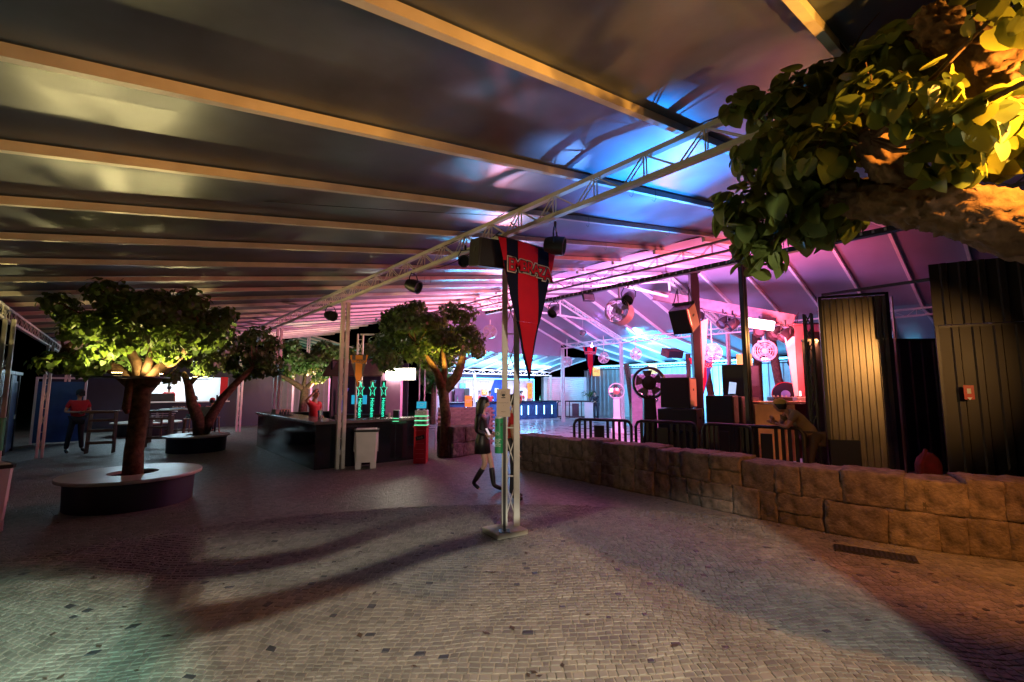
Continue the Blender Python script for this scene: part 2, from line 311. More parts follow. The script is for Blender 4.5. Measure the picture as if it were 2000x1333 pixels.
# far paving: ring sector sheets
far = MB()
ang = [R(-62 + 124 * i / 48) for i in range(49)]
def sector(mb, d0, d1, z):
    for a0, a1 in zip(ang, ang[1:]):
        q = [FWD * (d * math.cos(a)) + RGT * (d * math.sin(a)) for a, d in ((a0, d0), (a1, d0), (a1, d1), (a0, d1))]
        mb.add([(p.x, p.y, z) for p in q], [(0, 1, 2, 3)])
sector(far, NEARD, 55, -.003)
far.build('courtyard_paving', gm, kind='structure')
def paving():
    rnd = random.Random(3); big = []; V = []; F = []
    v = 2.4; row = 0
    def warp(u, w):
        p = Vector((u * .75, w * .75, 0)); return (u + .16 * noise.noise(p + Vector((9, 0, 0))), w + .30 * noise.noise(p) + .05 * noise.noise(p * 3.1))
    while v < NEARD + .5:
        h = rnd.uniform(.046, .064); lim = min(1.22 * v + .4, 9.6); u = -lim + rnd.uniform(0, .1)
        while u < lim:
            w = rnd.uniform(.042, .086)
            cu, cv = warp(u + w / 2, v + h / 2)
            d = math.hypot(cu, cv); P = FWD * cv + RGT * cu
            if 2.5 < d < NEARD and P.x < wall_x(P.y) + .15 and (P.x - .25) ** 2 + (P.y - 9.7) ** 2 > .5 and not (6.9 < P.x and P.y > 9.8):
                g = .0042; j = .007
                cs = [warp(*q) for q in ((u + g, v + g), (u + w - g, v + g), (u + w - g, v + h - g), (u + g, v + h - g))]
                cs = [(a + rnd.uniform(-j, j) * .6, b_ + rnd.uniform(-j, j) * .6) for a, b_ in cs]
                z = rnd.uniform(-.0015, .003); vs = []
                mxu = sum(c[0] for c in cs) / 4; mxv = sum(c[1] for c in cs) / 4
                for k, dz in ((1.0, -.007), (.97, z - .003), (.88, z)):
                    for a, b_ in cs:
                        q = FWD * (mxv + (b_ - mxv) * k) + RGT * (mxu + (a - mxu) * k); vs.append((q.x, q.y, dz + (rnd.uniform(-.001, .001) if k < 1 else 0)))
                fs = [(8, 9, 10, 11)] + [(i + 4, (i + 1) % 4 + 4, (i + 1) % 4 + 8, i + 8) for i in range(4)] + [(i, (i + 1) % 4, (i + 1) % 4 + 4, i + 4) for i in range(4)]
                if d < 3.3 and abs(cu) < 1.0 and cv > 2.72 and len(big) < 299: big.append((vs, fs))
                else:
                    k = len(V); V.extend(vs); F.extend([tuple(i + k for i in f) for f in fs])
            u += w
        v += h; row += 1
    me = bpy.data.meshes.new('paving_stones'); me.from_pydata(V, [], F); me.materials.append(M_pave); me.materials.append(mat('black_paving_stone', (.03, .03, .035), .6))
    nf = len(F) // 9; mi = []
    for i in range(nf): mi += [1 if rnd.random() < .012 else 0] * 9
    me.polygons.foreach_set('material_index', mi)
    o = obj('paving_stones', me, floor); o['kind'] = 'stuff'
    for vs, fs in big:
        me = bpy.data.meshes.new('paving_stone'); me.from_pydata(vs, [], fs); me.materials.append(M_pave); obj('paving_stone', me, floor)
paving()
# hall floor
hf = mat('hall_floor', (.30, .25, .27), .28, 0, .2, 1.5, .002, 12)
MB().add([(10.6, -6, .004), (25.4, -6, .004), (25.4, 21.5, .004), (10.6, 21.5, .004)], [(0, 1, 2, 3)]).build('hall_floor', hf, kind='structure')
# dry leaves and twigs on the paving
lm = mat('dry_leaf', (.05, .03, .02), .8, island=.4); mb = MB(); rnd = random.Random(5)
for i in range(150):
    d = rnd.uniform(3, 9); a = R(rnd.uniform(-46, 44)); p = FWD * d * math.cos(a) + RGT * d * math.sin(a)
    if p.x > wall_x(p.y) - .1: continue
    s = rnd.uniform(.012, .03); r = rnd.uniform(0, 6.3)
    pts = [(p.x + s * math.cos(r + t) * (1.4 if k % 2 else .7), p.y + s * math.sin(r + t) * (1.4 if k % 2 else .7), .006 + rnd.uniform(0, .008)) for k, t in enumerate((0, 1.6, 3.1, 4.7))]
    mb.add(pts, [(0, 1, 2, 3)])
mb.build('fallen_leaves', lm, kind='stuff')
mb = MB()
for (x, y, r) in ((3.72, 3.98, .05), (3.88, 3.83, .05)):
    mb.tube([(x + r * math.cos(t * .6), y + .6 * r * math.sin(t * .6), .008) for t in range(7)], .003, 5)
tag(mb.build('cable_offcut', M_black), 'two curled black cable offcuts lying on paving by pole base', 'cable')

# ------------------------------------------------------------------ granite walls
def rock(L, D, H, seed):
    nx, ny, nz = max(3, int(L / .07)), 4, 5; bm = bmesh.new(); bmesh.ops.create_cube(bm, size=1)
    bmesh.ops.subdivide_edges(bm, edges=bm.edges[:], cuts=9, use_grid_fill=True)
    so = Vector((seed * 7.3, seed * 3.1, seed * 1.7))
    for v in bm.verts:
        c = v.co; m = Vector((c.x * L, c.y * D, c.z * H))
        k = [abs(c.x) * 2, abs(c.y) * 2, abs(c.z) * 2]
        e = sorted(k)[1]                                     # nearness to an edge
        sh = .007 * max(0, e - .84) / .16
        m -= Vector((math.copysign(sh, c.x), math.copysign(sh, c.y), math.copysign(sh, c.z)))
        w = m * 6 + so; nv = noise.noise(w * .8) * .022 + noise.noise(w * 2.4) * .016 + noise.noise(w * 5.5) * .008
        if abs(c.y) > .49: m.y += math.copysign(nv * 1.3 + .008 * math.sin(seed * 9), c.y)
        elif abs(c.z) > .49: m.z += nv * .9
        else: m.x += nv * 1.1
        v.co = m
    me = bpy.data.meshes.new('stone'); bm.to_mesh(me); bm.free(); me.materials.append(M_stone)
    me.polygons.foreach_set('use_smooth', [True] * len(me.polygons)); return me
def stone_wall(path, side, D, heights, label, seed):
    t = thing('stone_wall', label, 'wall'); rnd = random.Random(seed)
    P = [Vector((x, y, 0)) for x, y in path]; seg = [(b_ - a).length for a, b_ in zip(P, P[1:])]; tot = sum(seg)
    def at(s):
        s = max(0, min(tot - 1e-3, s))
        for a, b_, l in zip(P, P[1:], seg):
            if s <= l: return a + (b_ - a) * (s / l), (b_ - a).normalized()
            s -= l
        return P[-1], (P[-1] - P[-2]).normalized()
    z = 0
    for ci, h in enumerate(heights):
        s = 0
        while s < tot - .05:
            L = rnd.choice((.24, .3, .36, .42, .5, .62)) * rnd.uniform(.9, 1.1); L = min(L, tot - s)
            if tot - s - L < .25: L = tot - s
            a, _ = at(s + .004); c, _ = at(s + L - .004); d = (c - a); mid = (a + c) / 2; d.normalize(); nrm = Vector((d.y, -d.x, 0)) * side
            hz = h + rnd.uniform(-.012, .012) if ci < len(heights) - 1 else h + rnd.uniform(-.035, .02)
            parts = [(0, hz)] if rnd.random() < .72 else [(0, hz * rnd.uniform(.35, .65))]
            if parts[0][1] < hz: parts.append((parts[0][1], hz - parts[0][1]))
            for zo, hh in parts:
                pos = mid + nrm * (D / 2 + rnd.uniform(-.018, .018)) + Vector((0, 0, z + zo + hh / 2 - .004))
                obj('stone', rock(L + .016, D, hh + .012, rnd.random() * 9), t, pos, (rnd.uniform(-.02, .02), rnd.uniform(-.02, .02), math.atan2(d.y, d.x) + rnd.uniform(-.015, .015)))
            s += L
        z += h
    mb = MB()                                                # mortar core
    for a, c in zip(P, P[1:]):
        d = (c - a).normalized(); nrm = Vector((d.y, -d.x, 0)) * side
        mb.box((a + c) / 2 + nrm * D / 2 + Vector((0, 0, (z - .04) / 2)), ((c - a).length + .02, D - .07, z - .04), math.atan2(d.y, d.x))
    mb.build('mortar', mat('old_mortar', (.07, .055, .045), .95, 0, .3, 9), t); return t
stone_wall(WALL, -1, .5, [.40, .40], 'long low wall of rough granite blocks beside the courtyard', 11)
stone_wall([(6.75, 10.3), (8.0, 10.55)], -1, .6, [.38, .40], 'short granite block wall end glowing red behind centre tree', 12)
# drain grate
t = thing('drain_grate', 'dark rectangular drain grate in paving at foot of stone wall', 'grate', (6.42, 1.38, 0), R(-74))
MB().box((0, 0, .003), (.72, .26, .012)).build('grate_frame', M_ink, t)
for k in range(16): MB().box((-.33 + k * .044, 0, .012), (.02, .22, .01)).build('bar', M_dsteel, t)
# ------------------------------------------------------------------ tent canopies
def membrane_mat():
    m = mat('tent_membrane', (.125, .155, .205), .33, .5, .38, 1.3, .012, 1.4, spec=.7)
    return m
M_mem = membrane_mat()
M_memh = mat('hall_membrane', (.27, .25, .30), .35, 0, .12, .8, .004, 1.3, spec=.6)
def panel(a, b_, c, d, sag=.03, nu=10, nv=4):
    """quad a-b (along rafter), d-c (next rafter); sags upward/downward between rafters"""
    a, b_, c, d = map(Vector, (a, b_, c, d)); vs = []; fs = []
    for i in range(nu + 1):
        for j in range(nv + 1):
            u = i / nu; v = j / nv; p = (a * (1 - u) + b_ * u) * (1 - v) + (d * (1 - u) + c * u) * v
            p.z += sag * math.sin(math.pi * v) + .02 * noise.noise(Vector((p.x * .7, p.y * .9, 0))) * math.sin(math.pi * v); vs.append(p)
    for i in range(nu):
        for j in range(nv):
            k = i * (nv + 1) + j; fs.append((k, k + 1, k + nv + 2, k + nv + 1))
    return MB().add(vs, fs)
def truss(parent, p0, p1, depth=.26, ch=.06, step=.5, m=None, wid=.05, rod=.011, name='truss', planes=2):
    """lattice girder: chords and rods as sub-parts; p0,p1 on bottom chord axis"""
    m = m or M_steel; p0 = Vector(p0); p1 = Vector(p1); L = (p1 - p0).length; d = (p1 - p0).normalized()
    up = Vector((0, 0, 1)) if abs(d.z) < .9 else Vector((1, 0, 0)); up = (up - d * up.dot(d)).normalized(); sd = d.cross(up)
    t = MB().bar(p0, p1, ch * 1.15, ch * .8, up).build(name, m, parent)
    MB().bar(p0 + up * depth, p1 + up * depth, ch * 1.15, ch * .8, up).build('chord', m, t)
    mb = MB(); k = max(2, round(L / step)); offs = (-wid / 2, wid / 2) if planes == 2 else (0,)
    for i in range(k):
        a = p0 + d * (L * i / k); c = p0 + d * (L * (i + .42) / k); e = p0 + d * (L * (i + 1) / k)
        for o in offs:
            s = sd * o
            mb.bar(a + s, a + s + up * depth, rod); mb.bar(a + s + up * depth, c + s, rod)
            mb.bar(c + s, e + s + up * depth, rod)
    mb.build('lattice', m, t); return t
def ladder_post(parent, x, y, z0, z1, w=.23, leg=.082, dirv=(1, 0, 0), m=None, step=.62):
    m = m or M_steel; d = Vector(dirv).normalized(); c = Vector((x, y, 0)); a = c - d * (w / 2 - leg / 2); b_ = c + d * (w / 2 - leg / 2)
    t = MB().box((a.x, a.y, (z0 + z1) / 2), (leg, leg, z1 - z0), math.atan2(d.y, d.x), bev=.008).build('post', m, parent)
    MB().box((b_.x, b_.y, (z0 + z1) / 2), (leg, leg, z1 - z0), math.atan2(d.y, d.x), bev=.008).build('post_leg', m, t)
    mb = MB(); z = z0 + .1
    while z + step < z1:
        for (p, q) in ((a, b_), (b_, a)): mb.bar((p.x, p.y, z), (q.x, q.y, z + step * .86), .012)
        mb.bar((a.x, a.y, z + step * .93), (b_.x, b_.y, z + step * .93), .016); z += step
    mb.build('lattice', m, t); return t
Z0 = 4.15; SL = .164
zroof = lambda x: Z0 + SL * (x - 3.75)
t = thing('tent_canopy', 'big grey membrane tent canopy with pale rafters over paved courtyard', 'canopy')
NEARK = range(-5, 22)
for k in NEARK:
    y = 2.05 + 1.27 * k; x0, x1 = -1.75, 9.95
    MB().bar((x0, y, zroof(x0) + .068), (x1, y, zroof(x1) + .068), .055, .075).build('rafter', M_steel, t)
    if k < 21:
        y2 = y + 1.27; zt = .115
        panel((x0, y, zroof(x0) + zt), (x1, y, zroof(x1) + zt), (x1, y2, zroof(x1) + zt), (x0, y2, zroof(x0) + zt), .05).build('membrane_panel', M_mem, t, 2)
truss(t, (3.80, -3.2, 3.86), (3.80, 28.6, 3.86), .25, .062, .62, name='truss')
truss(t, (-1.6, -3.2, 3.0), (-1.6, 28.6, 3.0), .2, .055, .62)
ladder_post(t, 3.93, 4.62, 0, 3.84, .235, .078, (.76, -.65, 0))
for y in (10.6, 16.5, 22.5): ladder_post(t, 3.91, y, 0, 3.84, .2, .08)
for y in (11.3, 17.3, 23.3): ladder_post(t, -1.5, y, 0, 2.98, .16, .06)
mb = MB(); rnd = random.Random(8)                       # cable ties and hooks left on the rafters
for k in range(1, 7):
    y = 2.05 + 1.27 * k
    for q in range(3):
        x = rnd.uniform(4.2, 9.5); z = zroof(x); mb.tube([(x, y - .035, z + .1), (x + .004, y - .04, z - .02), (x + .012, y - .01, z - .05), (x + .02, y + .035, z)], .0028, 4)
mb.build('cable_ties', M_black, t, kind='stuff')
mb = MB()
for (s, e, sg) in (((3.80, 4.6, 4.18), (3.80, 10.6, 4.18), .10), ((3.83, -1, 4.18), (3.83, 4.6, 4.2), .07), ((3.84, 4.7, 3.98), (3.84, 7.1, 3.9), .16), ((3.80, 3.86, 3.9), (3.86, 4.55, 4.05), .12)):
    s, e = Vector(s), Vector(e); mb.tube([s + (e - s) * (i / 14) - Vector((0, 0, sg * abs(math.sin(math.pi * i / 14 * (2 if sg < .12 else 1))))) for i in range(15)], .007, 5)
mb.build('light_cable', M_black, t)
T3 = truss(t, (9.95, -3, 4.83), (9.95, 20, 4.83), .25, .06, .7, M_msteel)
ladder_post(t, 9.95, 4.05, 0, 4.8, .2, .085, (1, 0, 0), M_dsteel)
# far gable hall tent
h = thing('hall_tent', 'pink and blue lit gabled tent over the dance hall', 'canopy')
RX, RZ, EX, EZ, BX, BZ = 14.35, 5.95, 18.7, 4.42, 25.0, 3.48
def ztent(x): return 5.27 + (RZ - 5.27) * (x - 9.9) / (RX - 9.9) if x < RX else (RZ - (RZ - EZ) * (x - RX) / (EX - RX) if x < EX else EZ - (EZ - BZ) * (x - EX) / (BX - EX))
for k in range(-5, 13):
    y = 2.3 + 1.27 * k; y2 = y + 1.27
    for x0, x1 in ((9.9, RX), (RX, EX), (EX, BX)):
        MB().bar((x0, y, ztent(x0) - .06), (x1, y, ztent(x1) - .06), .07, .1).build('rafter', M_steelh, h)
        if k < 12: panel((x0, y, ztent(x0)), (x1, y, ztent(x1)), (x1, y2, ztent(x1)), (x0, y2, ztent(x0)), .03, 6, 3).build('membrane_panel', M_memh, h, 2)
truss(h, (EX, -3, 4.08), (EX, 17.6, 4.08), .22, .07, .6, m=M_steelh)
truss(h, (BX - .4, -3, 3.16), (BX - .4, 20.6, 3.16), .2, .06, .6, m=M_steelh)
for y in (13.55, 8.3, 3.0, 17.5): ladder_post(h, EX, y, 0, 4.06, .24, .08)
for y in (13.55, 8.3):                                   # lattice frames up to the ridge and collar ties
    truss(h, (EX, y, 4.12), (RX, y, 5.55), .22, .06, .5, m=M_steelh); truss(h, (RX, y, 5.55), (10.1, y, 4.75), .22, .06, .5, m=M_steelh)
    MB().bar((11.6, y, 5.0), (16.6, y, 5.0), .07).build('collar_tie', M_steelh, h)
    MB().bar((RX, y, 5.0), (RX, y, 5.7), .06).build('king_post', M_steelh, h)
# pink gable end at the far side and lower lean-to over the bar
gy = 17.6; mb = MB()
xs = [10.05, RX, EX]
mb.add([(10.05, gy, 3.62), (RX, gy, 3.62), (EX, gy, 3.62), (EX, gy, EZ - .02), (RX, gy, RZ - .02), (10.05, gy, 5.1)], [(0, 1, 4, 5), (1, 2, 3, 4)]).build('gable_end', M_memh, h)
for k in range(9):
    x = 12.0 + k * 1.12
    MB().bar((x, 17.62, 3.56), (x, 20.6, 2.92), .05, .07).build('rafter', M_steelh, h)
    if k < 8: panel((x, 17.62, 3.61), (x, 20.6, 2.97), (x + 1.12, 20.6, 2.97), (x + 1.12, 17.62, 3.61), .02, 4, 2).build('membrane_panel', M_memh, h, 2)
truss(h, (12.0, 20.62, 2.66), (20.95, 20.62, 2.66), .22, .06, .7, m=M_steelh)
for x in (14.9, 20.9): ladder_post(h, x, 20.62, 0, 2.64, .16, .06)
# third small tent with teal light beyond
g = thing('far_tent', 'small distant tent roof glowing teal behind lattice mast', 'canopy')
for k in range(6):
    y = 29.2 + 1.2 * k
    MB().bar((8.6, y, 5.12), (14.6, y, 3.70), .07, .1).build('rafter', M_steel, g)
    if k < 5: panel((8.6, y, 5.18), (14.6, y, 3.76), (14.6, y + 1.2, 3.76), (8.6, y + 1.2, 5.18), .03, 4, 2).build('membrane_panel', M_memh, g, 2)
ladder_post(g, 8.6, 29.3, 0, 5.1, .2, .07)
MB().bar((14.5, 29.2, 0), (14.5, 29.2, 3.7), .1).build('post', M_steel, g)
area('far_teal', (13, 31, 2.2), (12.5, 31, 4.2), 160, (.10, 1, .62), 2, 2)
m_ = thing('lattice_mast', 'white lattice mast carrying orange pennant behind the bar', 'mast', (5.36, 13.25, 0))
ladder_post(m_, 0, 0, 0, 3.45, .2, .045, (.76, -.65, 0), step=.4)
MB().bar((0, 0, 3.43), (1.9, -1.1, 3.5), .045).build('arm', M_steel, m_)
# cable tray, beam, columns of the hall
t = thing('cable_tray', 'dark perforated cable tray hung along roof truss across the hall', 'cable tray', (9.9, 0, 4.5))
MB().box((0, 4.5, 0), (.14, 17, .02)).build('tray_base', M_dsteel, t)
for s in (-.07, .07): MB().box((s, 4.5, .04), (.008, 17, .09)).build('tray_side', M_dsteel, t)
mb = MB()
for i in range(100): mb.box((-.076, -3 + i * .17, .045), (.006, .035, .05))
mb.build('slots', M_sheet, t)
mb = MB()
for i in range(6): mb.bar((0, -2 + i * 2.6, .08), (0, -2 + i * 2.6, .36), .012)
mb.build('hangers', M_dsteel, t)
t = thing('steel_beam', 'sloping steel I-beam carrying stage lights into pink column', 'beam')
a, b_ = Vector((14.3, 8.9, 5.15)), Vector((13.7, 4.3, 3.62)); d = (b_ - a).normalized(); up = Vector((0, 0, 1)); up = (up - d * up.dot(d)).normalized()
MB().bar(a, b_, .02, .34, up).build('web', mat('primer_red_steel', (.25, .13, .13), .45, .1), t)
for s in (-.17, .17): MB().bar(a + up * s, b_ + up * s, .16, .02, up).build('flange', MATS['primer_red_steel'], t)
t = thing('hall_column', 'thick pink-lit steel column beside tall white banner', 'column', (13.75, 4.25, 0))
MB().box((0, 0, 1.75), (.26, .2, 3.5), R(-40), bev=.01).build('shaft', MATS['primer_red_steel'], t)
MB().box((0, 0, 3.52), (.34, .3, .03), R(-40)).build('cap_plate', MATS['primer_red_steel'], t)
t = thing('hall_column', 'black steel column rising behind the speaker stack', 'column', (11.5, 5.95, 0))
MB().box((0, 0, 2.45), (.2, .16, 4.9), R(-40), bev=.008).build('shaft', M_black, t)
MB().tube([(.12, -.08, 0), (.13, -.07, 1.6), (.11, -.09, 3), (.12, -.08, 4.8)], .018, 6).build('cable', M_black, t)
MB().box((0, 0, 4.9), (.3, .26, .03), R(-40)).build('cap_plate', M_black, t)

# ------------------------------------------------------------------ corrugated walls
def corr(w, hgt, pitch=.2, dep=.03, flat=.55):
    prof = []; x = 0
    while x < w - 1e-6:
        e = min(x + pitch, w)
        for fx, yy in ((0, 0), (flat, 0), (flat + .08, -dep), (.92, -dep)):
            xx = x + fx * pitch
            if xx < w: prof.append((xx, yy))
        x = e
    prof.append((w, 0)); vs = [(x, y, z) for z in (0, hgt) for x, y in prof]; k = len(prof)
    vs += [(x, y + .004, z) for z in (0, hgt) for x, y in prof]
    fs = [(i, i + 1, k + i + 1, k + i) for i in range(k - 1)] + [(2 * k + i, 3 * k + i, 3 * k + i + 1, 2 * k + i + 1) for i in range(k - 1)]
    return MB().add(vs, fs)
def corr_wall(label, p0, p1, z0, z1, m, pitch=.2, dep=.03, sheet=1.05, post=None, name='corrugated_wall'):
    p0 = Vector((*p0, z0)); p1 = Vector((*p1, z0)); d = p1 - p0; L = d.length; rz = math.atan2(d.y, d.x)
    t = thing(name, label, 'wall', p0, rz); nn = max(1, round(L / sheet)); w = L / nn; me = corr(w + .01, z1 - z0, pitch, dep).mesh('sheet', m)
    for i in range(nn): obj('sheet', me, t, (i * w, .006 * (i % 2), 0))
    MB().box((L / 2, -.03, z1 - z0 + .02), (L + .04, .07, .05)).build('top_rail', post or M_dsteel, t)
    return t
corr_wall('long far wall of pale corrugated sheets lit blue behind hanging fans', (25, 21.3), (25, 3.0), 0, 3.1, M_sheet, .34, .05)
wt = corr_wall('low corrugated side wall behind stage, right end of hall', (25, 3.0), (18, -1.0), 0, 3.1, M_dsheet, .3, .04)
corr_wall('pale corrugated container wall at the back behind small trees', (3.6, 31.6), (12.5, 24.5), 0, 3.4, M_sheet, .36, .06)
corr_wall('dark purple corrugated wall inside doorway beside the gate', (11.9, 3.6), (15.5, .2), 0, 2.9, M_dsheet, .25, .03)
# tall panel booth beside the man
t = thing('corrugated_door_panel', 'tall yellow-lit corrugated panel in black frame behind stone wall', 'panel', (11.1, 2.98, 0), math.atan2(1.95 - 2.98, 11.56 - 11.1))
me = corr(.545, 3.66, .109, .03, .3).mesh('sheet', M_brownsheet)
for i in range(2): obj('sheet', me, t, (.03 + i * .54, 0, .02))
for x in (0, 1.13): MB().box((x, 0, 1.87), (.06, .06, 3.74)).build('frame_post', M_black, t)
for z in (.02, 3.72): MB().box((.565, -.012, z), (1.07, .05, .05)).build('frame_rail', M_black, t)
MB().box((.24, -.09, .52), (.5, .1, .52)).build('case', M_bfab, t)
MB().box((1.22, .05, 1.85), (.02, .12, 3.6)).build('door_edge', M_brownsheet, t)
mb = MB(); mb.bar((10.95, 3.05, 3.40), (10.95, 3.05, 0), .16, .16)
t2 = thing('truss_tower', 'black box truss tower left of yellow corrugated panel', 'tower', (10.98, 3.12, 0))
for x, y in ((0, 0), (.14, .02), (.02, .14), (.15, .15)): MB().box((x, y, 1.7), (.035, .035, 3.4)).build('tower_chord', M_black, t2)
mb = MB()
for i in range(11):
    z = .1 + i * .3
    mb.bar((0, 0, z), (.14, .02, z + .3), .018); mb.bar((0, 0, z + .3), (.02, .14, z), .018); mb.bar((.14, .02, z), (.15, .15, z + .3), .018)
mb.build('lattice', M_black, t2)
# big gate
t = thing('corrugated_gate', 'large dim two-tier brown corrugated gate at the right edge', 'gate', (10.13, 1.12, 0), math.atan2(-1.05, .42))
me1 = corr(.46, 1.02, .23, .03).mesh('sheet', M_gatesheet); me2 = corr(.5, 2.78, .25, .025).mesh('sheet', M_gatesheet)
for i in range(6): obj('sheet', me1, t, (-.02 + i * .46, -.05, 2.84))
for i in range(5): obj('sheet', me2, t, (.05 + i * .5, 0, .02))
MB().box((1.3, .02, 2.815), (2.5, .05, .04)).build('rail', M_dsteel, t)
MB().box((.03, .03, 1.9), (.05, .05, 3.8)).build('frame_post', M_dsteel, t)
MB().bar((.0, 0, 3.62), (-1.35, 1.25, 3.72), .05).build('lintel_bar', M_black, t)
f = thing('fire_sign', 'small red sign with pale symbol on corrugated gate', 'sign', (10.055, 1.0, 1.62), math.atan2(-1.05, .42))
MB().box((.2, -.05, .13), (.12, .01, .22)).build('plate', mat('sign_red', (.4, .01, .008), .4, emit=(1, .03, .01), estr=.04), f)
MB().box((.2, -.057, .15), (.045, .004, .08)).build('symbol', M_wink, f)
MB().prism([(.17, .05), (.23, .05), (.2, .01)], .004, Matrix.Translation((0, -.061, 0))).build('arrow', M_wink, f)
# roller shutter block and other hall walls
t = thing('shutter_kiosk', 'pale roller shutter kiosk lit cyan beside the far bar', 'kiosk', (21.4, 21.6, 0), R(-35))
MB().box((1.35, .6, 1.3), (2.9, 1.1, 2.6)).build('wall', M_white, t)
for i in range(14): MB().box((1.35, .03, .75 + i * .13), (2.5, .03, .115), bev=.01).build('shutter_slat', M_sheet, t)
MB().box((1.35, .02, .35), (2.6, .08, .6)).build('counter_front', M_white, t)
t = thing('shutter_door', 'narrow white roller shutter door in corrugated far wall', 'door', (24.9, 18.0, 0), R(-90))
MB().box((.55, -.02, 1.05), (1.2, .06, 2.1)).build('door_frame', M_white, t)
for i in range(15): MB().box((.55, -.06, .08 + i * .135), (1.05, .03, .12), bev=.008).build('shutter_slat', M_white, t)
t = thing('dome_panel', 'tall mauve display panel studded with chrome domes behind pedestal fan', 'panel', (18.6, 12.7, 0), R(-52))
MB().box((1.1, 0, 1.25), (2.6, .12, 2.5)).build('board', mat('mauve_board', (.35, .22, .28), .6), t)
MB().box((1.1, -.07, 2.48), (2.6, .03, .05)).build('board_frame', M_white, t)
for x, z, r in ((.25, 1.55, .2), (.5, .8, .15), (1.3, .9, .13), (1.6, 1.5, .18), (1.25, .45, .1), (.9, 1.3, .12)): MB().sphere((x, -.06, z), r, 16, (1, .5, 1)).build('dome', M_chrome, t, 2)

# ------------------------------------------------------------------ far bar
t = thing('bar_building', 'far bar with pink board wall and cyan neon edge', 'building', (13.3, 22.3, 0))
mb = corr(.95, 2.3, .17, .012).mesh('wall_board', mat('pink_board', (.62, .54, .58), .45, 0, .06, 3))
for i in range(8): obj('wall_board', mb, t, (i * .95, 0, .1))
MB().prism([(3.3, .2), (4.9, .2), (5.3, 2.5), (4.4, 2.5)], .02, Matrix.Translation((0, -.05, 0))).build('blue_panel', M_blue, t)
MB().box((3.8, .35, 2.62), (8.0, .7, .35)).build('fascia', mat('navy_fascia', (.01, .02, .07), .5), t)
MB().tube([(-.1, -.06, 2.44), (7.65, -.06, 2.44)], .028, 8).build('neon_strip', E_cyan, t)
MB().tube([(7.65, -.06, 0.1), (7.65, -.06, 2.44)], .02, 8).build('neon_strip', E_cyan, t)
def placard(label, x, z, w, hh, m, txt=None, tm=None, sz=.12, y=-.09, name='poster', cat='sign'):
    s = thing(name, label, cat, (13.3 + x, 22.3 + y, z)); MB().box((0, 0, 0), (w, .03, hh), bev=.006).build('plate', m, s)
    MB().box((0, .02, 0), (w + .03, .02, hh + .03)).build('backing', M_white, s)
    if txt: text(txt, sz, (0, -.02, 0), FACE, tm or M_ink, s)
    return s
placard('small teal framed menu poster high on pink bar wall', 1.9, 1.98, .42, .32, mat('teal_poster', (.05, .4, .4), emit=(.1, .8, .8), estr=.6), 'MENU\n====', M_wink, .11)
placard('white lit drinks poster above the bar staff', 2.75, 1.72, .3, .42, mat('lit_poster', (.7, .75, .8), emit=(.7, .9, 1), estr=1.1), 'I\nI', M_ink, .1)
placard('orange neon sign cluster on bar wall beside blue panel', 3.5, 1.62, .42, .34, E_orange, 'SABOR\nBAR', mat('cream_glow', (.9, .7, .4), emit=(1, .7, .3), estr=1.5), .12)
placard('small white lit sign on the blue bar panel', 4.45, 1.72, .26, .24, mat('lit_poster', (.7, .75, .8)), 'o', M_ink, .1)
s = thing('bar_sign', 'vertical orange BAR sign box at end of far bar', 'sign', (20.3, 21.95, 1.2), R(-6))
MB().box((0, 0, .5), (.34, .12, 1.0), bev=.01).build('sign_box', E_orange, s)
for i, c in enumerate('BAR'): text(c, .24, (0, -.065, .82 - i * .31), FACE, mat('sign_red_ink', (.45, .02, .01), emit=(.5, .02, .0), estr=.5), s, name='letter')
def fridge(label, x, m):
    s = thing('drinks_fridge', label, 'fridge', (13.3 + x, 21.85, 0)); MB().box((0, .05, .95), (.62, .55, 1.8), bev=.02).build('body', M_white, s); MB().box((0, -.235, 1.0), (.5, .012, 1.5)).build('glass_door', m, s)
    MB().box((.22, -.26, 1.0), (.02, .02, .4)).build('handle', M_dsteel, s); return s
fridge('glass fronted drinks fridge glowing white behind bar staff', 2.3, E_inner)
fridge('bright white drinks fridge at right end of the bar wall', 6.2, E_inner)
s = thing('poster_stand', 'dark poster board with figure print behind the bar', 'poster', (14.75, 21.9, 0)); MB().box((0, 0, 1.2), (.62, .06, 1.3)).build('board', mat('dark_poster', (.12, .03, .08), .5, 0, .6, 3), s); MB().box((0, .02, .3), (.1, .05, .6)).build('stand', M_black, s)
# counter
t = thing('bar_counter', 'long blue bar counter with vertical light tubes at far bar', 'counter', (13.6, 20.9, 0), R(-7))
MB().box((3.6, .3, .52), (7.4, .5, 1.04)).build('counter_body', mat('blue_counter', (.03, .06, .16), .25, .2), t)
MB().box((3.6, .28, 1.07), (7.6, .66, .06), bev=.01).build('counter_top', M_gloss, t)
for i, x in enumerate((.9, 1.9, 2.9, 3.75, 4.6, 5.1, 5.7, 6.3, 6.9)): MB().tube([(x, .03, .28), (x, .03, .82)], .03, 8).build('light_tube', E_tube, t)
for i in range(6): MB().box((.62 + i * 1.24, .045, .5), (1.2, .012, .9)).build('front_panel', MATS['blue_counter'], t)

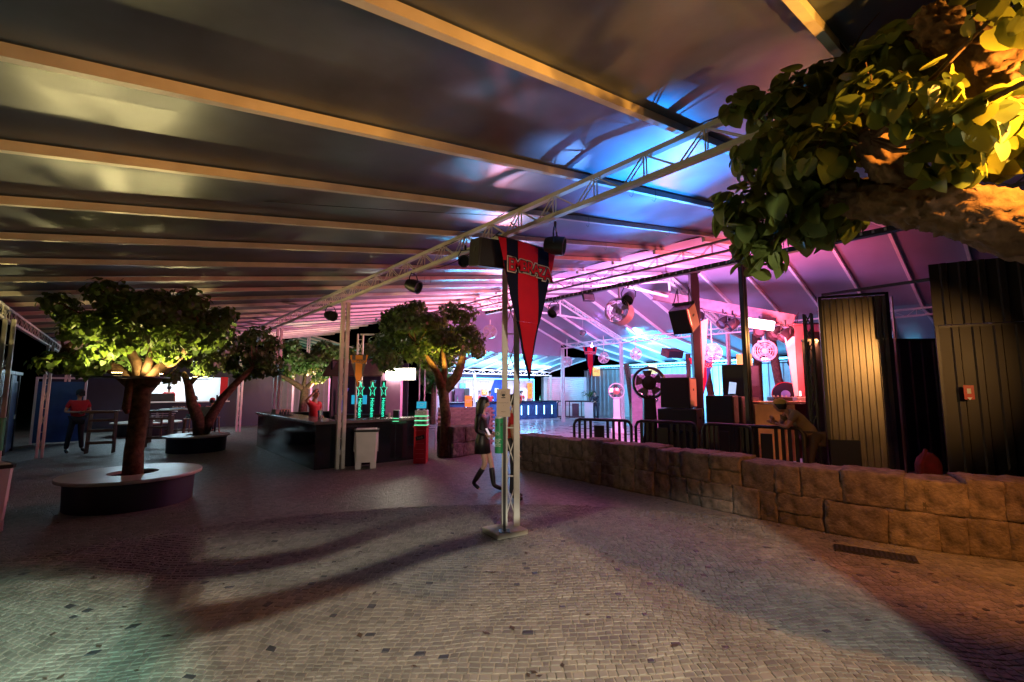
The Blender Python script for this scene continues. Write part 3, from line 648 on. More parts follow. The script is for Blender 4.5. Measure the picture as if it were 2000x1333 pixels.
# ------------------------------------------------------------------ drinks kiosk behind island bar
t = thing('drinks_kiosk', 'dark drinks kiosk with purple side wall and brown canopy', 'kiosk', (5.2, 14.85, 0), R(-40.5))
MB().box((1.0, 1.2, 1.35), (2.2, .06, 2.7)).build('rear_wall', M_bfab, t)
MB().box((-.1, .6, 1.35), (.06, 1.2, 2.7)).build('side_wall', M_bfab, t)
MB().box((1.85, .02, 1.15), (.62, .3, 2.3)).build('end_wall', mat('purple_wall', (.40, .20, .34), .7, 0, .06, 6), t)
MB().box((.85, .1, .5), (1.5, .5, 1.0)).build('counter', M_black, t)
MB().add([(-.3, -.25, 2.2), (1.6, -.25, 2.2), (1.6, .5, 2.75), (-.3, .5, 2.75), (-.3, -.25, 2.24), (1.6, -.25, 2.24), (1.6, .5, 2.79), (-.3, .5, 2.79)], [(0, 1, 2, 3), (4, 5, 6, 7), (0, 1, 5, 4), (1, 2, 6, 5), (2, 3, 7, 6), (3, 0, 4, 7)]).build('canopy', mat('brown_canvas', (.13, .08, .06), .8), t)
mb = MB()
for i in range(7): mb.bar((1.25, .9, .4 + i * .25), (1.45, .9, .6 + i * .25), .012)
for x in (1.25, 1.45): mb.bar((x, .9, 0), (x, .9, 2.3), .03)
mb.build('rack', M_steel, t)
MB().box((.55, .8, 1.45), (.5, .05, .3)).build('screen', E_screen, t)
MB().tube([(.1, .3, 1.05), (.12, .28, 1.5), (.3, .3, 1.85)], .09, 8).build('blue_bag', M_blue, t)
t = thing('light_box_sign', 'blazing white light box sign beside the centre tree', 'sign', (6.72, 13.3, 2.14), R(-40.5))
MB().box((0, 0, .14), (.88, .16, .34), bev=.01).build('light_box', E_white, t); MB().box((0, .1, .14), (.92, .04, .38)).build('housing', M_white, t)
area('light_box_glow', (6.62, 13.18, 2.28), (5.5, 11.5, 2.2), 26, (1, .95, .72), .85, .3)

# ------------------------------------------------------------------ island bar
t = thing('island_bar', 'black glossy island bar counter with grey stone top', 'counter', (3.4, 10.78, 0))
def slab(x0, y0, x1, y1, z0, z1): return MB().box(((x0 + x1) / 2, (y0 + y1) / 2, (z0 + z1) / 2), (x1 - x0, y1 - y0, z1 - z0), bev=.006)
for i in range(4): slab(0 + .003, .0 + i * 1.42, .05, 1.415 + i * 1.42, 0, 1.0).build('front_panel', M_gloss, t)
for i in range(3): slab(.055 + i * .95, 0, .055 + .945 + i * .95, .05, 0, 1.0).build('front_panel', M_gloss, t)
slab(-.06, -.06, .62, 5.75, 1.003, 1.07).build('counter_top', mat('grey_stone_top', (.13, .12, .12), .25, 0, .2, 4), t)
slab(.625, -.06, 2.95, .55, 1.003, 1.068).build('counter_top', MATS['grey_stone_top'], t)
slab(.55, 5.2, 2.9, 5.7, 0, 1.04).build('rear_counter', M_black, t)
slab(2.88, .06, 2.93, 5.2, 0, 1.0).build('end_panel', M_black, t)
# beer taps with neon
def tap(label, x):
    s = thing('neon_tap_column', label, 'neon sign', (x, 11.05, 1.07), R(-18), 'neon beer tap columns on the island bar')
    MB().box((0, .03, .47), (.115, .03, .96), bev=.006).build('column', mat('smoked_acrylic', (.012, .03, .028), .1), s)
    MB().box((0, .03, .012), (.16, .14, .024)).build('foot_plate', M_dsteel, s)
    star = [(.17 * (1 if k % 2 == 0 else .42) * math.sin(k * math.pi / 5) * .55, .72 + .19 * (1 if k % 2 == 0 else .42) * math.cos(k * math.pi / 5)) for k in range(10)]
    MB().tube([(x_, .008, z_) for x_, z_ in star + [star[0]]], .007, 6).build('neon_star', E_teal, s)
    text('Heineken', .125, (0, .006, .27), (R(90), R(90), 0), E_teal, s, .003, name='neon_lettering')
    return s
for i, (lab, x) in enumerate((('teal neon star tap column nearest the lattice post', 4.52), ('teal neon star tap column, middle of three on the bar', 4.83), ('teal neon star tap column farthest from the lattice post', 5.13))): tap(lab, x)
# ------------------------------------------------------------------ trees
LEAFP = [(.16, -.13, .03), (.36, -.10, .06), (.50, .10, .08), (.52, .38, .05), (.40, .66, .0), (.20, .90, -.08)]
def leafset(pts, nrm, size, rnd, fine=False):
    """heart shaped folded leaves; numpy arrays"""
    if fine:
        shp = [(0, 0, 0)] + [(-x, y, z) for x, y, z in LEAFP] + [(0, 1.04, -.16)] + [(x, y, z) for x, y, z in LEAFP[::-1]] + [(0, .3, -.02), (0, .65, -.06)]
        m = len(LEAFP); fc = [(0, 1, 2, 2 * m + 2), (2 * m + 2, 2, 3), (2 * m + 2, 3, 4, 2 * m + 3), (2 * m + 3, 4, 5), (2 * m + 3, 5, 6, m + 1)]
        fc += [tuple((2 * m + 2 - q if 1 <= q <= m else q) for q in f)[::-1] for f in fc]
    else:
        shp = [(0, 0, 0), (-.24, -.12, .03), (-.48, .12, .07), (-.42, .52, .05), (0, 1.0, -.10), (.42, .52, .05), (.48, .12, .07), (.24, -.12, .03), (0, .45, -.03)]
        fc = [(0, 1, 2, 8), (8, 2, 3), (8, 3, 4), (8, 4, 5), (8, 5, 6), (0, 8, 6, 7)]
    NV = len(shp); N = len(pts); S = np.array(shp); V = np.zeros((N, NV, 3)); F = []
    for i in range(N):
        z = Vector(nrm[i]).normalized(); a = rnd.uniform(0, 6.283); x = z.orthogonal().normalized(); x = Matrix.Rotation(a, 3, z) @ x
        if rnd.random() < .75:                       # tips hang down
            dn = Vector((0, 0, -1)); yy = dn - z * dn.dot(z)
            if yy.length > .2: y = (yy.normalized() + Vector((rnd.uniform(-.6, .6), rnd.uniform(-.6, .6), rnd.uniform(-.3, .3)))).normalized(); x = y.cross(z).normalized()
        y = z.cross(x); s = size * rnd.uniform(.6, 1.25); curl = rnd.uniform(-.2, 1.6)
        A = np.array([list(x), list(y), list(z)]); P = S * np.array([rnd.uniform(.85, 1.1), 1, curl + .3]); V[i] = (P @ A) * s + np.array(pts[i])
        F += [tuple(k + i * NV for k in f) for f in fc]
    return V.reshape(-1, 3).tolist(), F
def crown_points(clumps, n, rnd, shell=.55):
    pts = []; nr = []; tot = sum(c[3] ** 2 * c[4] if len(c) > 4 else c[3] ** 2 for c in clumps)
    for c in clumps:
        cx, cy, cz, r = c[:4]; fl = .72; k = int(n * (r * r * (c[4] if len(c) > 4 else 1)) / tot)
        for _ in range(k):
            d = Vector((rnd.gauss(0, 1), rnd.gauss(0, 1), rnd.gauss(0, 1))).normalized(); q = (shell + (1 - shell) * rnd.random()) * r * (1 + .25 * noise.noise(Vector((cx, cy, cz)) * 3 + d * 1.7))
            pts.append((cx + d.x * q, cy + d.y * q, cz + d.z * q * fl)); nn = d + Vector((rnd.uniform(-.8, .8), rnd.uniform(-.8, .8), rnd.uniform(-.2, 1.1))); nr.append(nn)
    return pts, nr
def tree(label, base, trunk, limbs, clumps, nleaf, size, lmat, seed, single=0, name='tree', barknz=.22, zmax=None, twigs=True, fine=False):
    t = thing(name, label, 'tree', base); rnd = random.Random(seed); b = Vector(base)
    MB().tube(trunk[0], trunk[1], 18, barknz, seed=seed).build('trunk', M_bark, t, 2)
    for i, (p, r) in enumerate(limbs):
        (MB().bark(p, r, seed=seed + i) if fine else MB().tube(p, r, 12, barknz, seed=seed + i)).build('limb', M_bark, t, 2)
    loc = [(c[0] - b.x, c[1] - b.y, c[2] - b.z, *c[3:]) for c in clumps]
    if twigs:
        mb = MB(); src = [l[0][-1] for l in limbs]
        for c in loc:
            s0 = min(src, key=lambda s: (Vector(s) - Vector(c[:3])).length); m = (Vector(s0) + Vector(c[:3])) / 2 + Vector((rnd.uniform(-.1, .1), rnd.uniform(-.1, .1), -.05))
            mb.tube([s0, m, c[:3]], [.022, .014, .007], 6)
            for _ in range(5):
                d = Vector((rnd.gauss(0, 1), rnd.gauss(0, 1), rnd.gauss(0, .7))).normalized() * c[3] * .9; mb.tube([c[:3], Vector(c[:3]) + d * .5 + Vector((0, 0, .03)), Vector(c[:3]) + d], [.008, .006, .003], 5)
        o = mb.build('twigs', M_bark, t); o['kind'] = 'stuff'
    pts, nr = crown_points(loc, nleaf, rnd)
    if zmax is not None:
        for i, p in enumerate(pts):
            if p[2] + b.z > zmax: pts[i] = (p[0], p[1], zmax - b.z - rnd.random() * .25)
    cam0 = Vector((0, 0, 1.8)); order = sorted(range(len(pts)), key=lambda i: (Vector(pts[i]) + b - cam0).length)
    if single:
        vis = []
        for i in order:
            q = Vector(pts[i]) + b - cam0; f = q.dot(FWD); l = q.dot(RGT)
            if f > .3 and abs(l) < 1.1 * f and q.z < .85 * f and i not in vis: vis.append(i)
            if len(vis) >= single: break
        for i in vis:
            v, f = leafset([(0, 0, 0)], [nr[i]], size, rnd, fine); me = bpy.data.meshes.new('leaf'); me.from_pydata(v, [], f); me.materials.append(lmat); me.polygons.foreach_set('use_smooth', [True] * len(me.polygons))
            obj('leaf', me, t, pts[i])
        sv = set(vis); rest = [i for i in range(len(pts)) if i not in sv]
    else: rest = range(len(pts))
    v, f = leafset([pts[i] for i in rest], [nr[i] for i in rest], size, rnd, fine)
    me = bpy.data.meshes.new('crown'); me.from_pydata(v, [], f); me.materials.append(lmat); me.polygons.foreach_set('use_smooth', [True] * len(me.polygons))
    o = obj('crown', me, t); o['kind'] = 'stuff'; return t
def V3(b, *ps): return [Vector(p) - Vector(b) for p in ps]
# near tree: trunk stands just right of the frame
B = (3.95, -.95, 0)
near = [(3.23, 1.18, 3.02, .30), (3.37, 1.07, 3.45, .30), (3.50, 1.0, 3.85, .25), (3.76, .73, 4.15, .32), (3.84, .40, 4.0, .4), (3.10, .80, 3.20, .26), (3.2, .52, 3.42, .28), (2.78, .28, 3.18, .17, 1.2), (2.80, .10, 2.98, .16, 1.3),
        (3.7, 0, 3.95, .4), (3.5, .43, 3.75, .34), (3.36, .82, 2.93, .2), (3.42, 1.32, 3.95, .13), (3.18, .06, 2.98, .2, .8), (2.92, .22, 2.94, .16, 1.0), (3.30, 1.22, 2.72, .16), (3.55, .95, 2.95, .22), (3.9, .8, 3.9, .4), (4.2, .5, 3.9, .4), (2.42, -.2, 2.95, .16, .5), (2.55, .0, 3.3, .12, .4)]  # last two clumps are added out of view to break up the ceiling light
tree('near tree with orange lit bark limbs and big heart shaped leaves', B,
     (V3(B, (3.95, -.95, 0), (3.9, -.95, .8), (3.82, -.9, 1.6), (3.72, -.82, 2.1)), [.26, .22, .2, .22]),
     [(V3(B, (3.72, -.85, 2.0), (3.46, -.50, 2.28), (3.27, -.2, 2.46), (3.17, .02, 2.56), (3.15, .16, 2.66), (3.17, .3, 2.75), (3.21, .48, 2.84), (3.3, .72, 2.98), (3.42, .95, 3.12)), [.19, .165, .15, .14, .137, .13, .12, .11, .05]),
      (V3(B, (3.22, .34, 2.74), (3.2, .42, 2.92), (3.12, .5, 3.1), (3.06, .56, 3.22)), [.11, .1, .09, .085]),
      (V3(B, (3.78, -.88, 2.0), (3.5, -.5, 2.7), (3.15, -.13, 3.08), (3.12, 0, 3.28), (3.16, .12, 3.5), (3.28, .27, 3.85)), [.16, .14, .125, .12, .11, .09])],
     near, 2700, .112, M_leafB, 21, single=290, barknz=.3, zmax=4.05, fine=True)
# planter tree on the left
B = (.12, 9.2, .3)
cl = []; rnd = random.Random(2)
for i in range(54):
    a = i * 2.39996; rr = math.sqrt((i + .5) / 48) * 1.15; z = 2.62 + rnd.uniform(-.02, .72) - .08 * rr; lf = -math.cos(a) * RGT.x - math.sin(a) * RGT.y
    if rr > .6 and lf > .1: z -= rnd.uniform(0, .55)
    if i > 50: rr = .62; a = i * 1.55; z = 2.42
    cl.append((B[0] + rr * math.cos(a), B[1] + rr * math.sin(a), z, rnd.uniform(.21, .32)))
tree('broad leaved tree growing from nearest round planter bench, uplit yellow', B,
     (V3(B, (.12, 9.2, .25), (.10, 9.2, .8), (.13, 9.2, 1.3), (.14, 9.2, 1.75), (.26, 9.7, 1.98)), [.15, .13, .125, .14, .17]),
     [(V3(B, (.08, 9.2, 1.85), (-.22, 9.28, 2.12), (-.55, 9.35, 2.25), (-.85, 9.4, 2.45)), [.13, .10, .07, .04]),
      (V3(B, (.12, 9.15, 1.9), (.06, 9.1, 2.2), (-.1, 9.05, 2.5), (-.18, 9.0, 2.75)), [.12, .085, .06, .04]),
      (V3(B, (.2, 9.1, 1.9), (.38, 8.98, 2.15), (.6, 8.85, 2.4), (.75, 8.7, 2.75)), [.13, .1, .07, .04]),
      (V3(B, (.2, 9.25, 1.9), (.35, 9.4, 2.3), (.6, 9.6, 2.6), (.9, 9.6, 2.8)), [.11, .08, .06, .04]),
      (V3(B, (.15, 9.1, 2.0), (.2, 8.95, 2.3), (.25, 8.9, 2.6), (.2, 8.8, 2.85)), [.09, .06, .045, .03]),
      (V3(B, (-.02, 9.1, 1.95), (-.04, 9.05, 1.5), (-.02, 9.08, 1.42)), [.05, .06, .03])],
     cl, 9500, .09, M_leafD, 5, single=290, zmax=3.45).location = (.25, 9.7, .3)
ring = thing('tree_light_ring', 'metal ring platform with uplights clamped round nearest planter tree', 'lamp', (.12, 9.2, 1.98))
MB().lathe([(.13, -.012), (.48, -.012), (.48, .012), (.13, .012)], 28, closed=True).build('ring_plate', M_dsteel, ring, True)
for k in range(3):
    a = 2.1 * k + 4.2; x, y = .36 * math.cos(a), .36 * math.sin(a)
    MB().box((x, y, .04), (.14, .05, .04), a + 1.57, bev=.008).build('lamp_body', M_black, ring); MB().box((x, y, .063), (.12, .035, .006), a + 1.57).build('lens', E_warm, ring)
# second tree
B = (1.80, 16.3, .4); cl = []
for i in range(44):
    a = rnd.uniform(0, 6.28); rr = math.sqrt(rnd.random()); x = 2.25 + rr * 1.75 * math.cos(a); y = 16.1 + rr * 1.2 * math.sin(a)
    cl.append((x, y, 3.0 + rnd.uniform(-.65, .62) - .1 * rr, rnd.uniform(.26, .42)))
tree('twin trunked leafy tree in second round planter behind the first', B,
     (V3(B, (1.9, 16.3, .4), (1.82, 16.3, .9), (1.62, 16.3, 1.4), (1.5, 16.3, 1.95), (1.35, 16.3, 2.3)), [.2, .17, .13, .1, .07]),
     [(V3(B, (1.95, 16.3, .5), (2.1, 16.25, .95), (2.35, 16.2, 1.5), (2.7, 16.1, 2.0), (3.1, 16.0, 2.5)), [.16, .15, .12, .1, .06]),
      (V3(B, (1.5, 16.3, 1.9), (1.75, 16.2, 2.3), (2.0, 16.1, 2.8)), [.08, .06, .04])],
     cl, 7500, .105, M_leafD, 6, zmax=3.72)
ring = thing('tree_light_ring', 'metal ring with warm uplights in fork of second planter tree', 'lamp', (1.72, 16.25, 2.08))
MB().lathe([(.2, -.01), (.36, -.01), (.36, .01), (.2, .01)], 24, closed=True).build('ring_plate', M_dsteel, ring, True)
for k in range(2): MB().box((-.1 + .25 * k, -.25, .05), (.12, .06, .05)).build('lamp_body', M_black, ring); MB().box((-.1 + .25 * k, -.25, .078), (.1, .04, .006)).build('lens', E_warm, ring)
# third, behind the bar
B = (6.0, 20.8, 0); cl = []
for i in range(34):
    a = rnd.uniform(0, 6.28); rr = math.sqrt(rnd.random()); cl.append((6.05 + rr * 1.75 * math.cos(a), 20.6 + rr * 1.3 * math.sin(a), 2.95 + rnd.uniform(-.65, .85), rnd.uniform(.28, .42)))
tree('pale lit low tree behind the bartender against corrugated wall', B,
     (V3(B, (6.0, 20.8, 0), (6.0, 20.8, 1.0), (6.05, 20.8, 1.9)), [.2, .16, .15]),
     [(V3(B, (6.0, 20.8, 1.8), (5.4, 20.9, 2.2), (4.9, 20.9, 2.45)), [.12, .09, .05]), (V3(B, (6.05, 20.8, 1.8), (6.5, 20.6, 2.3), (6.9, 20.5, 2.8)), [.11, .08, .04]), (V3(B, (6.0, 20.8, 1.85), (6.0, 20.7, 2.6)), [.09, .05])],
     cl, 6500, .12, M_leafD, 8)
# centre tree with narrow leaves
B = (6.67, 10.6, 0); cl = []
for i in range(52):
    a = rnd.uniform(0, 6.28); rr = math.sqrt(rnd.random()); x = 6.45 + rr * 1.38 * math.cos(a) * (1 if math.cos(a) > 0 else 1.12); z = 3.45 + rnd.uniform(-.45, .90) * (1 - .45 * rr * rr) - .25 * rr
    if rnd.random() < .3: z -= .45
    cl.append((x, 10.75 + rr * 1.3 * math.sin(a), z, rnd.uniform(.28, .42)))
tree('leafy tree with leaning reddish trunk between bar and stone wall', B,
     (V3(B, (6.67, 10.6, 0), (6.71, 10.6, .5), (6.72, 10.6, 1.1), (6.64, 10.6, 1.6), (6.62, 10.6, 1.95)), [.17, .14, .13, .13, .15]),
     [(V3(B, (6.68, 10.6, 1.8), (6.95, 10.45, 2.15), (7.1, 10.4, 2.6), (7.15, 10.4, 3.1)), [.16, .13, .1, .06]),
      (V3(B, (6.6, 10.6, 1.85), (6.45, 10.6, 2.2), (6.2, 10.7, 2.6), (5.9, 10.8, 3.0)), [.14, .1, .07, .04]),
      (V3(B, (6.62, 10.6, 1.9), (6.6, 10.5, 2.4), (6.5, 10.5, 3.0)), [.1, .07, .04])],
     cl, 12500, .09, M_leafD, 9)
# dark outdoor tree beyond and teal foliage
for (lab, x, y, z, r, s) in (('dark tree crown beyond the drinks kiosk canopy', 8.6, 20.5, 3.2, 1.0, 31), ('teal lit bushy tree beside the far bar', 12.3, 20.6, 2.6, .95, 32), ('dark green tree behind the far teal tent', 12.6, 33.5, 3.2, 1.6, 33)):
    cl = [(x + rnd.gauss(0, r * .5), y + rnd.gauss(0, r * .5), z + rnd.gauss(0, r * .35), r * .4) for _ in range(22)]; B = (x, y, 0)
    tree(lab, B, (V3(B, (x, y, 0), (x, y, z * .6), (x, y, z * .8)), [.16, .13, .1]), [(V3(B, (x, y, z * .7), (x + .4, y, z)), [.08, .04])], cl, 1600, .16, M_leafD, s)
spot('teal_bush_light', (11.2, 18.0, 3.3), (12.2, 20.4, 2.6), 90, (.1, 1, .75), 60, .6, .05)
# tree behind camera whose bare limbs shade the floor
B = (-1.15, -1.5, 0)
tree('bare forked tree just outside the frame beside the floodlight', B,
     (V3(B, (-1.15, -1.5, 0), (-1.1, -1.48, 1.0), (-.75, -1.35, 1.9), (-.35, -1.25, 2.35)), [.17, .14, .12, .10]),
     [(V3(B, (-.38, -1.26, 2.33), (.04, -.92, 2.50), (.10, -.70, 2.52), (.14, -.5, 2.52), (.16, -.30, 2.52)), [.07, .06, .052, .055, .055]),
      (V3(B, (.10, -.72, 2.5), (.26, -.80, 2.52), (.45, -.81, 2.53), (.66, -.80, 2.55), (.92, -.87, 2.58), (1.3, -.95, 2.62)), [.036, .028, .025, .023, .021, .016]),
      (V3(B, (.15, -.45, 2.52), (.27, -.52, 2.52), (.43, -.57, 2.53), (.72, -.53, 2.55), (1.03, -.56, 2.58), (1.4, -.5, 2.62)), [.036, .026, .023, .021, .02, .014]),
      (V3(B, (.15, -.32, 2.52), (-.05, -.27, 2.55), (-.35, -.25, 2.6)), [.055, .05, .04])],
     [(-1.3, -1.9, 3.0, .3), (-1.7, -1.4, 3.0, .3), (-1.0, -2.3, 3.05, .25)], 260, .12, M_leafD, 40, twigs=False)
# pruned trunks inside the hall
for lab, x, y, zt, lean, r in (('rough dark palm trunk with frayed top behind the left drum fans', 19.6, 13.6, 3.1, -.25, .15), ('thin dark trunk rising behind the tall pedestal fan', 18.4, 9.9, 3.3, 0, .12), ('leaning dark trunk between hanging fans and black column', 19.4, 9.35, 3.7, -.35, .15),
                           ('straight dark trunk right of the black column', 19.2, 7.4, 4.0, 0, .16), ('leaning dark trunk above the mixing desk', 17.8, 6.0, 3.9, -.45, .17), ('wide brown trunk beside the truss tower', 17.6, 4.0, 3.9, 0, .3)):
    t = thing('pruned_tree', lab, 'tree', (x, y, 0)); MB().tube([(0, 0, 0), (lean * .1, 0, 1.0), (lean * .5, lean * -.3, 2.2), (lean, lean * -.5, zt)], [r, r * .9, r * .85, r * .95], 12, .3, seed=x).build('trunk', M_bark, t, 2)
    if 'palm' in lab:
        mb = MB()
        for k in range(14): a = k * .9; mb.tube([(lean, -lean * .5, zt - .3), (lean + .15 * math.cos(a), .15 * math.sin(a), zt - .1), (lean + .22 * math.cos(a), .2 * math.sin(a), zt - .55)], [.02, .015, .006], 5)
        mb.build('frond_stubs', M_bark, t)

# ------------------------------------------------------------------ planter benches
def planter(label, loc, r, h=.47):
    t = thing('planter_bench', label, 'bench', loc, 0, 'round tree planter benches')
    MB().lathe([(r, h - .05), (r + .004, h - .045), (r + .004, h - .005), (r, h), (r * .36, h), (r * .36, h - .05)], 56, closed=True).build('seat', M_seat, t, True)
    MB().lathe([(r * .88, 0), (r * .90, h - .05)], 56).build('base', mat('navy_planter', (.02, .022, .035), .5), t, True)
    MB().lathe([(.001, h - .16), (r * .37, h - .15)], 24).build('soil', mat('soil', (.03, .02, .012), .95), t); return t
planter('nearest round bench with pale seat ring around tree trunk', (.25, 9.7, 0), .92)
planter('second round planter bench with twin trunked tree, behind the first', (1.82, 16.4, 0), .83)
planter('far round planter bench in front of the lit food kiosk', (.9, 23.6, 0), 1.15, .5)

# ------------------------------------------------------------------ pennants
def pennant(label, loc, rz, w, hgt, cA, cB, cC, glow=False):
    t = thing('pennant', label, 'pennant', loc, rz)
    def stripe(x0t, x1t, x0b, x1b, zt, zb, name, m, y=0.0):
        vs = []; fs = []; nz = 14
        for i in range(nz + 1):
            f = i / nz; z = zt + (zb - zt) * f
            for a_t, a_b in ((x0t, x0b), (x1t, x1b)):
                x = a_t + (a_b - a_t) * f; vs.append((x * w, y + .018 * math.sin(f * 5 + x * 6) * f + .012 * math.sin(x * 9), z * hgt))
        for i in range(nz): fs.append((2 * i, 2 * i + 1, 2 * i + 3, 2 * i + 2))
        k = len(vs); vs += [(x, yy + .004, z) for x, yy, z in vs]; fs += [tuple(j + k for j in f_[::-1]) for f_ in fs]
        MB().add(vs, fs).build(name, m, t, 2)
    # half width at height f: (1-f)*.5
    hw = lambda f: .5 * (1 - f)
    stripe(-.19, .19, -.17, .17, 0, -.58, 'stripe', cA); stripe(-.17, .17, -.005, .005, -.58, -.94, 'stripe', cA)
    stripe(-.5, -.38, -.36, -.36, 0, -.28, 'stripe', cC, -.004); stripe(.38, .5, .36, .36, 0, -.28, 'stripe', cC, -.004)
    stripe(-.5, -.19, -.21, -.17, 0, -.58, 'field', cB, .004); stripe(.19, .5, .17, .21, 0, -.58, 'field', cB, .004); stripe(-.21, .21, -.004, .004, -.58, -1.0, 'field', cB, .008)
    MB().tube([(-.53 * w, .01, .005), (.53 * w, .01, .005)], .012, 6).build('rod', M_black, t)
    s = w * .20; letters = 'EMBRAZA'; xs = -.315 * w; adv = .108 * w
    for lay, (m, off, y) in enumerate(((M_cream if not glow else E_white, .035, -.022), (M_ink, .018, -.026), (cC, .004, -.030))):
        if glow and lay == 1: continue
        for i, c in enumerate(letters):
            zz = -.175 * hgt - .005 * i * w + .006 * w * (i - 3) ** 2 * -.5
            o = text(c, s * (1.15 if i in (0, 6) else 1), (xs + adv * i, y, zz), (R(90), 0, 0), m, t, .002, off * .75 * w, name='letter')
    return t
pennant('large red and navy EMBRAZA pennant on central lattice post', (3.87, 4.2, 3.66), 0, .98, 1.76, M_pred, M_pblk, M_pred)
pennant('orange and grey EMBRAZA pennant on distant lattice mast', (5.28, 13.1, 2.80), R(-42), .55, 1.05, M_porg, mat('pennant_grey', (.12, .1, .1), .7), M_porg)
pennant('small red EMBRAZA pennant between two hanging fans in hall', (18.2, 15.1, 3.95), R(-48), .72, 1.6, M_pred, M_pblk, M_pred)
pennant('red and blue EMBRAZA pennant behind black column', (16.8, 8.5, 3.0), R(-60), .9, 1.5, M_pred, mat('pennant_blue', (.02, .04, .14), .7), M_pred)
t = thing('banner', 'tall narrow glowing white tapered banner beside pink column', 'banner', (13.5, 4.35, 0), R(-40)); MB().prism([(-.14, 3.2), (.16, 3.2), (.14, .9), (.10, .9)], .02).build('cloth', mat('white_cloth', (.8, .74, .7), .8, 0, .05), t)
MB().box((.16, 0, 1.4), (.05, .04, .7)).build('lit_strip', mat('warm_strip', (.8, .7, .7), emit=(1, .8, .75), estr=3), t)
t = thing('banner', 'white tapered banner hanging beside the black column', 'banner', (11.75, 5.95, 0), R(-40)); MB().prism([(-.02, 3.6), (.24, 3.7), (.04, 2.1), (.0, 2.1)], .02).build('cloth', MATS['white_cloth'], t)

# ------------------------------------------------------------------ stage lights and loudspeakers
def par(label, loc, aim, hook=True, s=1.0, m=None):
    t = thing('stage_light', label, 'stage light', loc, math.atan2(aim[1] - loc[1], aim[0] - loc[0]) - math.pi / 2)
    q = (Vector(aim) - Vector(loc)); el = math.atan2(q.z, math.hypot(q.x, q.y)); M = Matrix.Translation((0, 0, -.16 * s)) @ Matrix.Rotation(el - math.pi / 2 + math.pi, 4, 'X')
    M = Matrix.Translation((0, 0, -.2 * s)) @ Matrix.Rotation(el - math.pi / 2, 4, 'X')
    MB().lathe([(.03 * s, -.16 * s), (.09 * s, -.14 * s), (.12 * s, -.03 * s), (.125 * s, .12 * s), (.11 * s, .12 * s), (.10 * s, .05 * s), (.001, .05 * s)], 18, M=M).build('housing', m or M_black, t, True)
    MB().lathe([(.001, .055 * s), (.098 * s, .055 * s)], 18, M=M).build('lens', mat('dark_lens', (.05, .05, .06), .08, 0, .1), t)
    MB().tube([(-.14 * s, 0, -.2 * s), (-.15 * s, 0, -.08 * s), (-.09 * s, 0, .02 * s), (.09 * s, 0, .02 * s), (.15 * s, 0, -.08 * s), (.14 * s, 0, -.2 * s)], .011 * s, 6).build('yoke', M_black, t)
    if hook: MB().box((0, 0, .07 * s), (.035 * s, .03 * s, .11 * s)).build('clamp', M_black, t)
    return t
p_ = par('black stage light on truss just right of central pennant', (4.02, 3.86, 3.78), (5.6, 1.5, 3.2), s=.95)
p_ = par('round stage light with red led on truss left of speaker', (3.80, 7.11, 3.80), (4.6, 5.8, 3.2), s=.95); MB().box((0, -.10, -.1), (.03, .012, .012)).build('led', E_redled, p_)
p_ = par('round stage light with red led on truss near second post', (3.80, 11.3, 3.80), (4.6, 9.0, 3.2), s=1.0); MB().box((0, -.10, -.1), (.03, .012, .012)).build('led', E_redled, p_)
par('small dark flood light hung beside hanging black speaker', (3.72, 5.40, 3.82), (2.5, 4.5, 3.2), s=.72)
for lab, l, a in (('stage light under tray left of big drum fan', (9.9, 6.9, 4.42), (7, 6, 2)), ('small stage light at far left of the cable tray', (9.9, 9.6, 4.42), (7, 9, 2)),
                  ('cluster light, left one on sloping beam', (14.0, 7.1, 4.35), (10, 7, 1)), ('cluster light, second on sloping beam', (13.95, 6.3, 4.1), (10, 8, 1)), ('cluster light, third on sloping beam', (13.9, 6.0, 4.0), (11, 9, 1)),
                  ('moving light beside white glow near black post', (13.8, 5.2, 3.72), (9, 5, 1)), ('moving light left of pink column top', (13.7, 4.75, 3.6), (10, 7, 0)), ('moving light on front of pink column top', (13.5, 4.45, 3.5), (10, 7, 0)),
                  ('red stage light over the hall truss', (18.6, 9.6, 4.05), (14, 6, 2)), ('dark light on rail behind mixing desk', (17.0, 5.4, 2.95), (13, 6, 2))): par(lab, l, a, s=1.25)
t = thing('flood_light', 'square flood light panel hanging from cable tray', 'flood light', (9.85, 8.2, 4.45), R(-30)); MB().box((0, 0, -.08), (.34, .08, .24), M=Matrix.Rotation(R(-25), 4, 'X'), bev=.01).build('housing', M_black, t); MB().box((0, -.05, -.08), (.29, .01, .19), M=Matrix.Rotation(R(-25), 4, 'X')).build('glass', mat('dim_glass', (.3, .2, .22), .2), t); MB().box((0, 0, .06), (.03, .03, .12)).build('bracket', M_black, t)
t = thing('stage_wash', 'blazing white pink stage wash panel behind black post', 'stage light', (13.35, 5.05, 3.55), R(-60)); MB().box((0, 0, .05), (.75, .1, .26), M=Matrix.Rotation(R(12), 4, 'Y'), bev=.03).build('lit_panel', E_stage, t); MB().box((0, .07, .06), (.78, .05, .3), M=Matrix.Rotation(R(12), 4, 'Y')).build('housing', M_dsteel, t)
t = thing('ball_light', 'purple glowing star bulb on far hall truss', 'lamp', (17.55, 14.45, 3.92)); MB().sphere((0, 0, 0), .07, 12).build('bulb', E_purple, t, 2); MB().box((0, 0, .12), (.05, .05, .12)).build('socket', M_white, t)
t = thing('mirror_ball', 'small mirror ball hanging beside purple bulb', 'mirror ball', (15.9, 13.6, 4.35)); MB().sphere((0, 0, 0), .17, 14).build('ball', M_chrome, t); MB().tube([(0, 0, .17), (0, 0, 1.0)], .008, 6).build('cord', M_steel, t)
